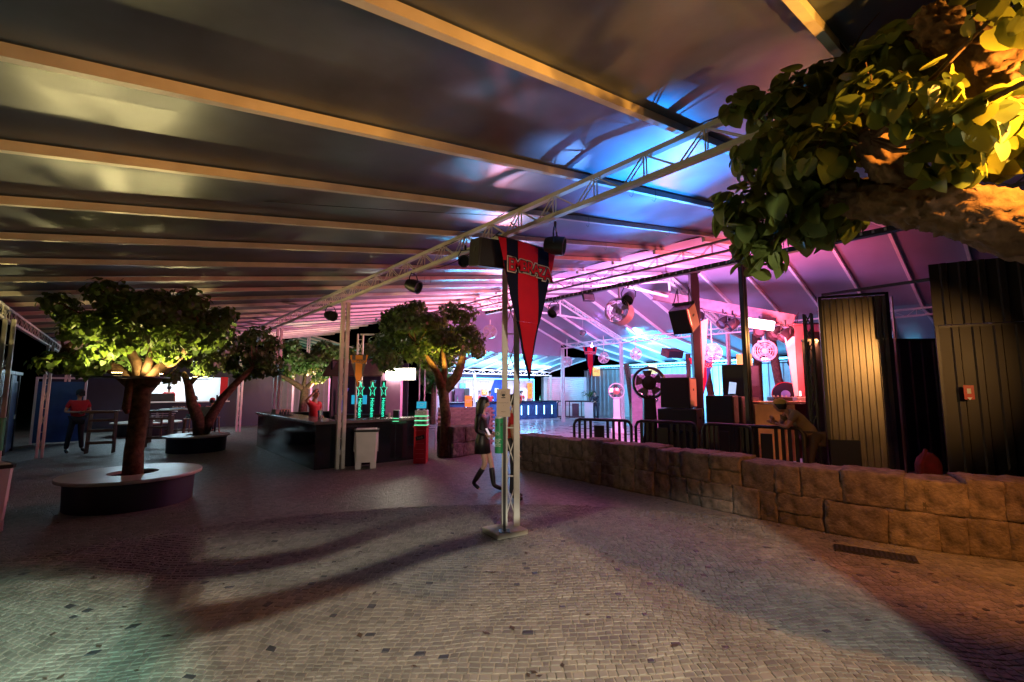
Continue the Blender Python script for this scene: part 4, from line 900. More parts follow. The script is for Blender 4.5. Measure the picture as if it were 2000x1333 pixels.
def speaker(label, loc, rz, d, m, tilt=0, face=None, side=None, hung=False, name='loudspeaker'):
    t = thing(name, label, 'loudspeaker', loc, rz); w, dp, h = d; T = Matrix.Rotation(tilt, 4, 'X')
    MB().box((0, 0, 0), (w, dp, h), M=T, bev=.012).build('cabinet', m, t)
    for s in (-1, 1): MB().box((0, 0, 0), (.012, dp * .9, h * .9), M=T @ Matrix.Translation((s * (w / 2 + .002), 0, 0))).build('side_panel', side or m, t); MB().box((0, 0, 0), (.01, .1, .05), M=T @ Matrix.Translation((s * (w / 2 + .009), 0, h * .1))).build('handle', M_ink, t)
    MB().box((0, 0, 0), (w * .92, .012, h * .92), M=T @ Matrix.Translation((0, -dp / 2 - .004, 0))).build('grille', face or M_bfab, t)
    if hung:
        mb = MB()
        for s in (-1, 1): mb.tube([(s * w * .42, -dp * .3, h / 2), (s * w * .3, 0, h / 2 + .42)], .012, 6); mb.tube([(s * w * .42, dp * .3, h / 2), (s * w * .3, 0, h / 2 + .42)], .012, 6)
        mb.bar((-w * .6, 0, h / 2 + .06), (w * .6, 0, h / 2 + .06), .05); mb.build('rigging', M_dsteel, t)
    return t
speaker('black loudspeaker hanging beside the central pennant', (3.60, 4.66, 3.58), R(-14), (.44, .36, .36), M_black, tilt=R(12), hung=False)
MBt = MB(); MBt.tube([(3.3, 4.72, 3.75), (3.32, 4.7, 3.9)], .014, 6)
speaker('wood sided loudspeaker flown under frame left of black column', (9.75, 5.3, 3.42), R(-84), (.44, .5, .58), M_black, tilt=R(28), side=M_ply, hung=True)
speaker('brown flown loudspeaker far off in the blue bay', (18.0, 10.4, 3.35), R(-20), (.8, .5, .32), mat('maroon_cabinet', (.12, .03, .03), .6), tilt=R(20))
speaker('pink lit flown loudspeaker beside pink column', (14.9, 4.3, 3.35), R(-60), (.8, .5, .5), mat('rose_cabinet', (.35, .12, .14), .6), tilt=R(35), hung=True)
speaker('large black subwoofer with orange lit plywood side', (10.0, 5.65, 1.72), R(-76), (.66, .62, .7), M_black, side=M_ply)
speaker('wide black cabinet under the large subwoofer', (9.95, 5.6, 1.1), R(-76), (.86, .6, .5), M_black, side=M_ply)
speaker('low black cabinet on floor at the bottom of speaker stack', (9.98, 5.62, .42), R(-76), (.9, .6, .82), M_black, side=M_ply)
speaker('second black cabinet right of subwoofer stack', (10.25, 4.75, 1.35), R(-78), (.56, .5, .62), M_black, side=M_bfab)
speaker('black floor cabinet under second cabinet', (10.25, 4.75, .52), R(-78), (.7, .6, 1.02), M_black, side=M_bfab)
speaker('black horn speaker with yellow side on top of truss corner', (11.5, 4.95, 2.0), R(-82), (.5, .55, .78), M_black, side=mat('cream_side', (.6, .45, .2), .6), face=M_black)
speaker('slim black cabinet beside black post', (10.9, 4.7, 1.3), R(-78), (.28, .4, .66), M_black)
MB().box((11.4, 4.95, .8), (1.0, .7, 1.6)).build('x', M_black)
bpy.data.objects['x'].name = 'speaker_riser'; tag(bpy.data.objects['speaker_riser'], 'black riser box under yellow sided horn speaker', 'riser')
speaker('red wedge monitor by the mixing desk', (13.2, 3.75, 1.25), R(-50), (.5, .4, .6), M_redp, tilt=R(-12), face=M_redp)
speaker('mauve speckled cabinet behind the truss tower', (14.4, 3.6, 1.55), R(-50), (.62, .5, .95), mat('mauve_cabinet', (.30, .16, .30), .6), face=mat('mauve_cabinet', (.3, .16, .3)))
# DJ desk
t = thing('dj_desk', 'orange pink plywood mixing desk behind the leaning man', 'desk', (11.9, 4.25, 0), R(-40))
MB().box((-.15, 0, .8), (.95, .5, 1.3), bev=.01).build('front_box', mat('glowing_ply', (.58, .33, .2), .5, 0, .15), t); MB().box((.66, .1, .82), (.66, .4, 1.26)).build('open_shelf', mat('dark_red_ply', (.16, .05, .04), .6), t)
MB().box((.25, 0, 1.49), (1.6, .62, .04)).build('desk_top', M_ply, t)
t = thing('mixer', 'small dj mixer with knobs on mixing desk', 'mixer', (11.95, 4.2, 1.52), R(-40)); MB().box((.05, 0, .05), (.45, .3, .09), bev=.01).build('mixer_body', M_dsteel, t)
for i in range(8): MB().lathe([(.014, 0), (.014, .04), (.001, .04)], 8, (-.12 + .05 * i, -.05 + .1 * (i % 2), .095)).build('knob', M_white, t)
t = thing('media_player', 'pale dj player on mixing desk right of mixer', 'player', (12.35, 3.85, 1.52), R(-40)); MB().box((0, 0, .05), (.34, .3, .09), bev=.01).build('player_body', M_white, t); MB().lathe([(.1, 0), (.1, .02), (.001, .02)], 16, (0, 0, .096)).build('platter', M_dsteel, t)
t = thing('laptop', 'small lit phone screen propped on black cabinet', 'screen', (10.35, 4.55, 1.68), R(-45)); MB().box((0, 0, .14), (.15, .012, .27), M=Matrix.Rotation(R(8), 4, 'Y')).build('screen', mat('pale_screen', (.3, .4, .5), emit=(.45, .55, .8), estr=1.2), t); MB().box((0, .04, .01), (.15, .1, .02)).build('base', M_black, t)
t = thing('bass_drum', 'red rimmed drum with dark skin behind mixing desk', 'drum', (14.9, 5.0, 1.65), R(-75)); MB().lathe([(.34, -.22), (.36, -.22), (.36, .22), (.34, .22)], 28, M=Matrix.Rotation(R(90), 4, 'X'), closed=True).build('shell', M_redp, t, True); MB().lathe([(.001, .2), (.34, .2)], 28, M=Matrix.Rotation(R(90), 4, 'X')).build('skin', M_black, t); MB().lathe([(.001, .21), (.12, .21)], 20, M=Matrix.Rotation(R(90), 4, 'X')).build('badge', mat('drum_badge', (.3, .4, .7), .4), t); MB().box((0, 0, -.75), (.4, .4, .8)).build('stand', M_black, t)
def sign(label, loc, rz, w, h, m, txt, tm, sz, name='hall_sign'):
    t = thing(name, label, 'sign', loc, rz); MB().box((0, 0, 0), (w, .06, h), bev=.008).build('plate', m, t); text(txt, sz, (0, -.034, 0), FACE, tm, t); return t
for lab, l, rz in (('orange restroom sign under small red pennant', (24.6, 19.9, 3.0), -50), ('orange pictogram sign on corrugated wall by shutter door', (24.7, 15.6, 3.05), -60), ('orange hall sign left of black post', (17.0, 7.0, 2.75), -62)):
    s_ = sign(lab, l, R(rz), .5, .62, mat('amber_sign', (.8, .4, .08), emit=(1, .42, .06), estr=.8), 'WC' if 'restroom' in lab else '+', mat('sign_red_ink', (.45, .02, .01)), .2)
sign('red lettered VE sign over dark stage backing', (15.4, 6.7, 1.95), R(-62), .6, .5, mat('dark_sign', (.03, .03, .06)), 'VE', mat('red_neon', (.8, .1, .05), emit=(1, .12, .05), estr=3), .28)
t = thing('video_wall', 'dark green unlit screen panel behind cabinets', 'screen', (16.6, 6.9, 2.25), R(-62)); MB().box((0, 0, 0), (.95, .08, .7)).build('screen_panel', mat('dark_screen', (.012, .03, .025), .3), t); MB().box((0, .05, -.2), (1.0, .04, 1.15)).build('frame', M_black, t)
# ------------------------------------------------------------------ fans
def drumfan(label, loc, rz, r, dp, tilt, m, ztop, nb=4):
    t = thing('drum_fan', label, 'fan', loc, rz, 'drum fans hanging in the hall'); T = Matrix.Rotation(R(90) + tilt, 4, 'X')
    MB().lathe([(r * .96, -dp / 2), (r, -dp / 2), (r, dp / 2), (r * .96, dp / 2)], 32, M=T, closed=True).build('housing', m, t, True)
    mb = MB()
    for rr in (.25, .45, .65, .85): mb.lathe([(r * rr, dp / 2 - .006), (r * rr + .012, dp / 2 - .006), (r * rr + .012, dp / 2 + .006), (r * rr, dp / 2 + .006)], 24, M=T, closed=True)
    for k in range(8): a = k * math.pi / 4; mb.bar(T @ Vector((0, 0, dp / 2)), T @ Vector((r * math.cos(a), r * math.sin(a), dp / 2)), .01)
    mb.build('grille', m, t); MB().lathe([(.001, .1), (r * .22, .08), (r * .22, -.1), (.001, -.1)], 16, M=T).build('hub', m, t, True)
    for k in range(nb):
        a = 2 * math.pi * k / nb + .4; c, s = math.cos(a), math.sin(a); c2, s2 = math.cos(a + .55), math.sin(a + .55); q = r * .92
        MB().add([T @ Vector(p) for p in ((r * .2 * c, r * .2 * s, -.05), (q * c, q * s, -.07), (q * c2, q * s2, .05), (r * .2 * c2, r * .2 * s2, .03))], [(0, 1, 2, 3)]).build('blade', M_sheet, t)
    MB().tube([(0, 0, r), (0, 0, ztop - loc[2])], .02, 8).build('rod', M_steel, t); MB().bar((-r * .5, 0, r * .95), (r * .5, 0, r * .95), .04).build('bracket', m, t); return t
drumfan('big grey drum fan hanging in front under cable tray', (9.9, 7.2, 3.84), R(-78), .34, .36, R(-8), M_greyfan, 4.5)
for lab, x, y, z in (('white drum fan, leftmost of the far hanging row', 17, 15.6, 3.17), ('white drum fan right of small red pennant', 17, 13.3, 3.24), ('white drum fan third along the far hanging row', 17, 11.55, 3.31)): drumfan(lab, (x, y, z), R(-52), .25, .3, 0, M_white, 4.3)
drumfan('larger pale drum fan right of the black column', (15.2, 7.3, 3.02), R(-62), .31, .32, 0, M_white, 4.1); drumfan('orange lit drum fan hanging right of black post', (14.4, 5.35, 2.92), R(-60), .31, .34, 0, M_white, 3.9)
drumfan('drum fan half hidden behind centre tree and post', (12.4, 16.0, 4.35), R(-50), .3, .34, 0, M_greyfan, 4.9)
def pedfan(label, loc, rz, r, H, m, cm):
    t = thing('pedestal_fan', label, 'fan', loc, rz); T = Matrix.Translation((0, 0, H)) @ Matrix.Rotation(R(90), 4, 'X')
    MB().lathe([(r * .9, -.12), (r, -.1), (r, .1), (r * .9, .13), (r * .86, .1), (r * .86, -.1)], 36, M=T, closed=True).build('housing', m, t, True)
    MB().lathe([(.001, .12), (r * .42, .10), (r * .42, 0)], 24, M=T).build('hub', cm, t, True)
    mb = MB()
    for k in range(28): a = k * 2 * math.pi / 28; mb.bar(T @ Vector((r * .42 * math.cos(a), r * .42 * math.sin(a), .11)), T @ Vector((r * .88 * math.cos(a + .15), r * .88 * math.sin(a + .15), .11)), .007)
    for rr in (.55, .72): mb.lathe([(r * rr, .106), (r * rr + .008, .106), (r * rr + .008, .116), (r * rr, .116)], 28, M=T, closed=True)
    mb.build('grille', M_msteel if m is M_black else M_chrome, t)
    for k in range(5):
        a = k * 1.257; MB().add([T @ Vector(p) for p in ((r * .3 * math.cos(a), r * .3 * math.sin(a), 0), (r * .84 * math.cos(a), r * .84 * math.sin(a), -.03), (r * .84 * math.cos(a + .8), r * .84 * math.sin(a + .8), .05), (r * .3 * math.cos(a + .8), r * .3 * math.sin(a + .8), .03))], [(0, 1, 2, 3)]).build('blade', M_msteel if m is M_black else M_chrome, t)
    zb = H - r; MB().add([(s * w_, y, z) for z, w_, d_ in ((0, r * .72, .24), (.25, r * .62, .2), (zb * .5, r * .40, .12), (zb + .1, r * .34, .1)) for s, y in ((-1, -d_), (1, -d_), (1, d_), (-1, d_))], [(i * 4 + k, i * 4 + (k + 1) % 4, i * 4 + 4 + (k + 1) % 4, i * 4 + 4 + k) for i in range(3) for k in range(4)]).build('pedestal', m, t)
    MB().box((0, 0, .1), (r * 1.6, .6, .2), bev=.03).build('base', m, t); return t
pedfan('big black pedestal mist fan beside the speaker stack', (9.85, 6.35, 0), R(-48), .40, 1.95, M_black, M_black)
pedfan('pink lit pale pedestal fan by the hall lattice post', (15.6, 11.6, 0), R(-50), .33, 1.72, M_white, mat('copper_hub', (.45, .18, .12), .35, .5))
# ------------------------------------------------------------------ crowd barriers
def barrier(label, p0, p1, H=1.1):
    p0 = Vector((*p0, 0)); p1 = Vector((*p1, 0)); d = p1 - p0; L = d.length; t = thing('crowd_barrier', label, 'barrier', p0, math.atan2(d.y, d.x), 'black plastic crowd barriers')
    MB().tube([(.03, 0, .12), (.03, 0, H - .14), (.08, 0, H - .05), (.16, 0, H - .02), (L - .16, 0, H - .02), (L - .08, 0, H - .05), (L - .03, 0, H - .14), (L - .03, 0, .12)], .035, 8).build('frame', M_black, t, True)
    MB().box((L / 2, 0, .16), (L - .04, .05, .09)).build('lower_rail', M_black, t)
    k = 9
    for i in range(k):
        x = .03 + (L - .06) * (i + 1) / (k + 1); w = .06
        if i in (3, 4): continue
        MB().box((x, 0, .62), (w, .035, .88)).build('slat', M_black, t)
    MB().box((.03 + (L - .06) * 4.5 / (k + 1), 0, .58), (L * .17, .03, .74)).build('centre_panel', M_black, t)
    for x in (.2, L - .2): MB().box((x, 0, .06), (.1, .55, .07), bev=.015).build('foot', M_black, t)
    MB().box((-.01, 0, .55), (.05, .06, .12)).build('hook', M_black, t); return t
barrier('black barrier, leftmost behind the stone wall', (8.35, 7.50), (9.0, 6.26)); barrier('black barrier second from left in front of pedestal fan', (9.02, 6.22), (9.35, 4.85))
barrier('black barrier in front of speaker stacks, left of black post', (9.36, 4.80), (9.38, 3.75)); barrier('black barrier the man leans on, rightmost behind stone wall', (9.40, 4.1), (9.62, 2.95))
barrier('barrier standing before the lit far bar counter', (20.0, 19.2), (21.6, 17.4)); barrier('barrier in front of standing guard by the shutter door', (22.6, 15.2), (23.3, 12.9))
# ------------------------------------------------------------------ bins, signs, kiosks
def bin_(label, loc, rz, s=1.0):
    t = thing('waste_bin', label, 'bin', loc, rz, 'white pedal waste bins')
    def rr(w, d, z): return [(w * x, d * y, z) for x, y in ((-.5, -.38), (-.42, -.5), (.42, -.5), (.5, -.38), (.5, .38), (.42, .5), (-.42, .5), (-.5, .38))]
    lv = [rr(.44 * s, .40 * s, .14 * s), rr(.50 * s, .46 * s, .80 * s)]; vs = lv[0] + lv[1]; MB().add(vs, [(i, (i + 1) % 8, (i + 1) % 8 + 8, i + 8) for i in range(8)] + [tuple(range(8))[::-1], tuple(range(8, 16))]).build('body', M_white, t)
    lv = [rr(.53 * s, .49 * s, .79 * s), rr(.54 * s, .50 * s, .835 * s)]; vs = lv[0] + lv[1]; MB().add(vs, [(i, (i + 1) % 8, (i + 1) % 8 + 8, i + 8) for i in range(8)] + [tuple(range(8))[::-1], tuple(range(8, 16))]).build('rim', M_black, t)
    MB().box((0, 0, .84 * s), (.44 * s, .40 * s, .02), bev=.008).build('lid', M_white, t)
    for x in (-.155, .155): MB().box((x * s, 0, .07 * s), (.12 * s, .38 * s, .14 * s), bev=.01).build('foot', M_white, t)
    MB().box((0, -.17 * s, .05 * s), (.14 * s, .12 * s, .02)).build('pedal', M_black, t)
    mb = MB()
    for sd in (-1, 1): mb.box((sd * .247 * s, -.1 * s, .55 * s), (.012, .02, .4))
    mb.box((0, -.225 * s, .72 * s), (.3 * s, .012, .02)); mb.build('ribs', M_white, t); return t
bin_('large white pedal bin standing before the island bar', (4.42, 10.36, 0), R(-25), 1.05); bin_('white pedal bin at the far corrugated wall', (5.2, 26.4, 0), R(-35), 1.0)
bin_('white pedal bin in front of the far blue bar counter', (14.2, 19.6, 0), R(-40), 1.05); bin_('white bin cropped at left edge behind thin dark pole', (-1.28, 8.9, 0), R(20), 1.0)
t = thing('bin_sign', 'orange sign on white dispenser post beside far bin', 'sign', (13.3, 18.9, 0), R(-40)); MB().box((0, 0, .4), (.3, .2, .8), bev=.01).build('post_box', M_white, t); MB().box((0, 0, 1.2), (.36, .03, .55), bev=.01).build('plate', E_orange, t); text('SEPARE\nLIXO', .09, (0, -.02, 1.2), FACE, M_wink, t); MB().box((0, .03, .85), (.03, .03, .3)).build('stem', M_steel, t)
# sign pole in front of the lattice post
t = thing('pole_base', 'square cast concrete slab under sign pole and lattice post', 'base', (3.80, 4.58, 0), R(-8)); MB().box((0, 0, .03), (.44, .40, .065), bev=.012).build('slab', M_conc, t)
t = thing('sign_pole', 'thin black pole holding cardboard notice and green tube', 'sign', (3.70, 4.47, .064), R(-38))
MB().box((0, 0, .86), (.035, .035, 1.7)).build('pole', M_black, t); MB().box((0, 0, .004), (.14, .14, .008)).build('foot_plate', M_black, t)
MB().box((-.015, -.03, 1.565), (.172, .006, .35)).build('notice_board', M_cream, t)
mb = MB(); mb.sphere((-.015, -.035, 1.66), .022, 12, (1, .1, .8)).box((-.015, -.035, 1.63), (.05, .003, .012)).build('emblem', M_ink, t)
text('ECO\nCOPO', .026, (-.015, -.0345, 1.685), FACE, M_ink, t, .0005); text('DEVOLVA SEU COPO AQUI', .0105, (-.015, -.0345, 1.565), FACE, M_ink, t, .0004); text('v', .02, (-.015, -.0345, 1.53), FACE, M_ink, t, .0004); text('OBRIGADO\nv', .011, (-.015, -.0345, 1.45), FACE, M_ink, t, .0004)
MB().tube([(-.07, -.05, .95), (-.07, -.05, 1.375)], .052, 20).build('green_tube', M_green, t, True); MB().lathe([(.046, 0), (.046, .02), (.001, .025)], 16, (-.07, -.05, 1.375)).build('cup_end', M_white, t, True)
for x in (-.1, -.045): MB().box((x, -.1, 1.30), (.012, .006, .035)).build('slot', M_ink, t)
text('\u2672', .06, (-.088, -.103, 1.19), FACE, M_wink, t, .0006); text('ECOCOPO\nRETIRE\nUSE\nDEVOLVA\nRECICLE', .02, (-.088, -.103, 1.08), FACE, M_wink, t, .0006, name='lettering')
# dark pole with green tube at the far left
t = thing('sign_pole', 'dark pole with green tube near left edge of courtyard', 'sign', (-1.35, 9.55, 0), R(5)); MB().box((0, 0, .9), (.04, .04, 1.8)).build('pole', M_black, t); MB().tube([(.09, -.03, .95), (.09, -.03, 1.4)], .07, 16).build('green_tube', M_green, t, True); MB().box((0, 0, .01), (.2, .2, .02)).build('foot_plate', M_black, t)
t = thing('sign_pole', 'far dark pole with green tube near white post', 'sign', (2.55, 18.6, 0), R(-30)); MB().box((0, 0, .8), (.04, .04, 1.6)).build('pole', M_black, t); MB().tube([(.06, -.03, 1.0), (.06, -.03, 1.4)], .06, 16).build('green_tube', M_green, t, True)
t = thing('banner_stand', 'pale green printed roll-up banner behind second planter', 'banner', (2.35, 19.6, 0), R(-30)); MB().box((0, 0, .6), (.45, .02, 1.15)).build('print', mat('green_print', (.16, .30, .18), .6, 0, .5, 4), t); MB().box((0, 0, .03), (.5, .14, .05)).build('foot', M_dsteel, t)
# red card kiosk
t = thing('card_kiosk', 'red self service kiosk with blue screen beside island bar', 'kiosk', (5.75, 10.18, 0), R(-40))
MB().box((0, 0, .44), (.30, .34, .88), bev=.006).build('body', M_redp, t); MB().box((0, 0, .885), (.36, .38, .025), bev=.005).build('shelf', M_redp, t)
MB().box((.0, 0, 1.09), (.30, .26, .38), bev=.01).build('dispenser', M_white, t); MB().box((0, -.131, 1.22), (.2, .006, .05)).build('label_strip', M_wink, t); text('FACIL', .045, (0, -.136, 1.22), FACE, M_ink, t)
for z in (.92, 1.03, 1.14): MB().box((0, -.002, z), (.312, .272, .014)).build('led_strip', E_green, t)
for z in (.965, 1.0, 1.08, 1.11):
    for x in (-.07, .07): MB().box((x, -.133, z), (.06, .006, .016)).build('slot', M_ink, t)
MB().box((0, 0, 1.30), (.03, .05, .06)).build('neck', M_black, t); MB().box((0, -.04, 1.41), (.27, .03, .19), M=Matrix.Rotation(R(-10), 4, 'X'), bev=.006).build('screen_bezel', M_black, t)
MB().box((0, -.058, 1.41), (.24, .006, .165), M=Matrix.Rotation(R(-10), 4, 'X')).build('screen', E_screen, t); text('recarga\nfacil', .05, (0, -.068, 1.42), FACE, M_wink, t)
text('CHURRASCO', .042, (0, -.1715, .79), FACE, mat('faint_red_ink', (.8, .2, .2), .5), t); o = MB().box((0, -.172, .62), (.22, .004, .1), M=Matrix.Rotation(R(-14), 4, 'Y'), bev=.001).build('badge', M_ink, t); text('KAB', .07, (0, -.176, .615), (R(90), R(-14), 0), M_cream, t)
for z in (.48, .34, .24, .12): MB().box((0, -.172, z), (.2, .002, .006)).build('print_line', MATS['faint_red_ink'], t)
t = thing('speaker_dock', 'small black box with green led rings beside red kiosk', 'dispenser', (5.35, 10.75, 1.07), R(-40)); MB().box((0, 0, .1), (.14, .12, .2)).build('body', M_black, t)
for z in (.03, .1): MB().tube([(-.08, -.07, z - .1), (.08, -.07, z - .1)], .006, 6).build('led_strip', E_green, t)
# items on the island bar
t = thing('cup_stack', 'metallic cup stack with straws on bar counter', 'cups', (3.72, 11.5, 1.07)); MB().lathe([(.05, 0), (.06, .22), (.055, .22)], 16).build('cup', M_chrome, t, True)
for k in range(6): MB().tube([(.01 * k - .02, 0, .1), (.03 * k - .08, .02, .33)], .004, 5).build('straw', M_redp, t)
t = thing('carton', 'flat pale carton lying on rear bar corner', 'box', (3.75, 15.2, 1.07), R(10)); MB().box((0, 0, .06), (.42, .3, .12), bev=.006).build('carton_body', M_ply, t); MB().box((0, 0, .124), (.43, .31, .008)).build('lid', M_cream, t)
t = thing('bottle_tray', 'dark tray of bottles on bar counter before carton', 'tray', (3.55, 14.0, 1.07)); MB().box((0, 0, .01), (.35, .5, .02)).build('tray', M_black, t)
for k in range(6): MB().lathe([(.03, 0), (.03, .07), (.012, .1), (.012, .13)], 10, (-.08 + .08 * (k % 3), -.12 + .2 * (k // 3), .02)).build('bottle', M_black, t, True)
t = thing('bottle', 'small dark bottle on the rear bar counter', 'bottle', (5.6, 16.2, 1.045)); MB().lathe([(.03, 0), (.035, .08), (.012, .13), (.012, .16), (.001, .16)], 12).build('glass', M_black, t, True)
# blue lockers / portable cabins at the left
def cabin(label, x, y, w):
    t = thing('blue_cabin', label, 'cabin', (x, y, 0), R(90), 'blue cabins along the left edge')
    MB().box((w / 2, -.0 + .5, 1.1), (w - .06, 1.0, 2.2)).build('shell', M_bsheet, t); MB().box((w / 2, -.02, 1.05), (w - .3, .03, 1.95), bev=.01).build('door', M_bsheet, t); MB().box((w / 2, .45, 2.25), (w, 1.1, .08)).build('roof', M_dsteel, t)
    for sx in (.05, w - .05): MB().box((sx, -.03, 1.1), (.07, .06, 2.2)).build('door_post', M_black, t)
    MB().box((w / 2 + .1, -.04, 1.85), (.22, .006, .26)).build('vent_window', mat('cyan_reflection', (.3, .5, .55), .15), t); MB().box((w - .3, -.05, 1.0), (.03, .04, .12)).build('handle', M_steel, t)
for i in range(8): cabin('blue cabin %s along left edge of courtyard' % ('nearest', 'second from camera', 'third from camera', 'fourth from camera', 'fifth from camera', 'sixth from camera', 'seventh from camera', 'farthest')[i] if i else 'blue cabin nearest the camera along left edge of courtyard', -2.35, 9.2 + i * 1.35, 1.3)
t = thing('blue_gate', 'blue panel gate in white frame behind man in red shirt', 'gate', (-2.1, 21.6, 0), R(-5)); MB().box((.6, 0, 1.05), (1.15, .04, 2.0)).build('gate_panel', M_bsheet, t)
for x in (0, 1.2): MB().box((x, -.02, 1.08), (.06, .06, 2.15)).build('gate_post', M_white, t)
MB().box((.6, -.02, 2.17), (1.26, .06, .06)).build('top_bar', M_white, t)
# food kiosk
t = thing('food_kiosk', 'dark food kiosk with bright serving hatch at the back left', 'kiosk', (-2.2, 26.2, 0), R(-3)); dk = mat('dark_blue_board', (.012, .016, .035), .6)
MB().box((1.2, 0, 1.45), (2.6, .1, 2.9)).build('wall', dk, t); MB().box((4.35, 0, .6), (3.7, .1, 1.2)).build('wall', dk, t); MB().box((4.35, 0, 2.65), (3.7, .1, .6)).build('wall', dk, t); MB().box((7.2, 0, 1.45), (2.0, .1, 2.9)).build('wall', dk, t)
MB().box((4.3, 1.6, 1.5), (3.8, .06, 2.4)).build('inner_wall', E_inner, t); MB().box((4.35, -.12, 1.22), (3.8, .4, .05)).build('sill', M_steel, t); MB().box((6.0, -.03, 1.78), (.3, .05, 1.2)).build('red_frame', M_redp, t); MB().box((3.3, .5, 1.4), (1.6, .4, .4)).build('grill', M_dsteel, t)
MB().box((4.4, 0, 3.1), (3.4, .3, .12)).build('roof_edge', M_black, t); MB().box((4.9, -.17, 3.12), (1.2, .03, .08)).build('tube_lamp', mat('lamp_tube_white', (.8, .8, .8), emit=(.8, .95, 1), estr=4), t)
MB().add([(1.9, -.1, 2.9), (6.9, -.1, 2.9), (5.6, .8, 3.9), (3.2, .8, 3.9)], [(0, 1, 2, 3)]).build('roof', mat('dark_roof', (.03, .025, .03), .7), t)
area('kiosk_inside', (2.2, 27.0, 2.6), (2.2, 27.0, 0), 90, (.85, .95, 1), 2.5, .8)
# tables, stools, folded furniture
def table(label, loc, rz, H=1.0, w=.9, d=.6, m=None):
    t = thing('high_table', label, 'table', loc, rz); MB().box((0, 0, H), (w, d, .035), bev=.005).build('table_top', m or M_ply, t)
    for x in (-w / 2 + .06, w / 2 - .06):
        for y in (-d / 2 + .06, d / 2 - .06): MB().box((x, y, H / 2), (.05, .05, H)).build('leg', M_wood, t)
    MB().box((0, 0, .22), (w - .1, .04, .06)).build('stretcher', M_wood, t); return t
table('high wooden table with cloth and food before the kiosk', (1.9, 21.9, 0), R(-35), 1.02, 1.3, .6)
t = thing('table_cloth', 'white cloth hanging over corner of high wooden table', 'cloth', (1.55, 22.0, 1.045), R(-35)); MB().add([(-.3, -.35, .004), (.45, -.35, .004), (.45, .2, .004), (-.3, .2, .004), (-.34, -.37, -.45), (-.1, -.38, -.5)], [(0, 1, 2, 3), (0, 4, 5)]).build('cloth', M_white, t)
t = thing('food_tray', 'tray of bread rolls on the high table', 'tray', (1.75, 21.9, 1.055), R(-35)); MB().box((0, 0, .01), (.5, .3, .02)).build('tray', M_dsteel, t)
for k in range(6): MB().sphere((-.18 + .07 * k, .05 * (k % 2), .055), .045, 8, (1, .8, .7)).build('roll', M_ply, t, 2)
def stool(label, loc, rz, m=None):
    t = thing('stool', label, 'stool', loc, rz, 'wooden stools by the kiosk'); MB().box((0, 0, .72), (.34, .34, .03), bev=.005).build('seat', m or M_wood, t)
    for x, y in ((-1, -1), (1, -1), (1, 1), (-1, 1)): MB().bar((x * .13, y * .13, .71), (x * .17, y * .17, 0), .035).build('leg', M_wood, t)
    MB().bar((-.15, -.15, .25), (.15, -.15, .25), .025).build('rung', M_wood, t); return t
stool('wooden stool nearest the round planter before the table', (2.0, 20.6, 0), 0, M_ply); stool('wooden stool right of the high table', (2.8, 21.0, 0), .4)
def folded(label, loc, rz, h=1.15, n=4):
    t = thing('folded_tables', label, 'folded furniture', loc, rz)
    for k in range(n):
        y = k * .07
        for x in (-.3, .3): MB().bar((x, y, 0), (x * .93, y + .05, h), .04, .02).build('leg', M_wood, t)
        for z in (.25, .55, .8, 1.0): MB().box((0, y + .02, z * h), (.58, .02, .06)).build('slat', M_wood, t)
    MB().box((0, n * .035, h + .02), (.72, .42, .04)).build('table_top', M_wood, t); return t
folded('stack of folded brown wooden tables behind first planter, left', (-.35, 17.5, 0), R(-15)); folded('folded brown table frame with white slats behind the trunk', (.95, 18.2, 0), R(-25), 1.1, 3)
t = thing('bench_slats', 'pale blue lit slatted bench top beside folded tables', 'bench', (1.05, 19.3, 0), R(-20))
for k in range(3): MB().box((0, k * .2, .92 + k * .06), (.75, .12, .02)).build('slat', M_white, t)
for x in (-.3, .3): MB().box((x, .2, .47), (.05, .3, .9)).build('leg', M_wood, t)
# odd bits
t = thing('overhead_cable', 'thin black cable strung below left canopy', 'cable'); MB().tube([(-1.6 + 5.4 * i / 12, 6.3 - 1.7 * i / 12, 3.72 + .42 * i / 12 - .06 * math.sin(math.pi * i / 12) - (.42 if i == 0 else 0)) for i in range(1, 13)], .004, 5).build('wire', M_black, t)
t = thing('red_bag', 'dark red cloth bag slumped behind the stone wall', 'bag', (9.3, 1.25, 0)); MB().sphere((0, 0, .62), .27, 14, (.6, .6, .9)).build('bag_body', mat('maroon_cloth', (.10, .006, .015), .9, 0, .4, 9, .02), t, 2); MB().tube([(-.1, 0, .9), (-.22, .05, .7), (-.26, .05, .4)], .03, 6).build('strap', MATS['maroon_cloth'], t); MB().box((0, 0, .2), (.5, .4, .4)).build('crate', M_black, t)
t = thing('potted_palm', 'small potted palm behind guard at far kiosk', 'plant', (21.4, 17.9, 0)); MB().lathe([(.15, 0), (.22, .4), (.2, .4)], 14).build('pot', M_white, t, True); mb = MB(); rnd = random.Random(4)
for k in range(34):
    a = rnd.uniform(0, 6.3); l = rnd.uniform(.3, .6); z = rnd.uniform(1.3, 1.6); mb.add([(0, 0, 1.25), (l * .5 * math.cos(a) - .02, l * .5 * math.sin(a), z + .15), (l * math.cos(a), l * math.sin(a), z), (l * .5 * math.cos(a) + .02, l * .5 * math.sin(a), z + .13)], [(0, 1, 2, 3)])
mb.build('fronds', M_leafD, t); MB().tube([(0, 0, .3), (0, 0, 1.3)], .03, 7).build('stem', M_bark, t)
t = thing('brick_low_wall', 'pink lit striped low brick wall behind centre tree', 'wall', (8.1, 12.9, 0), R(-38))
MB().box((.7, .12, .6), (1.8, .1, 1.2)).build('core', mat('brick_core', (.2, .1, .09), .9), t); me = MB().box((0, 0, 0), (.21, .06, .062), bev=.006).mesh('brick', mat('brick', (.34, .2, .17), .85, 0, .2, 6, island=.2))
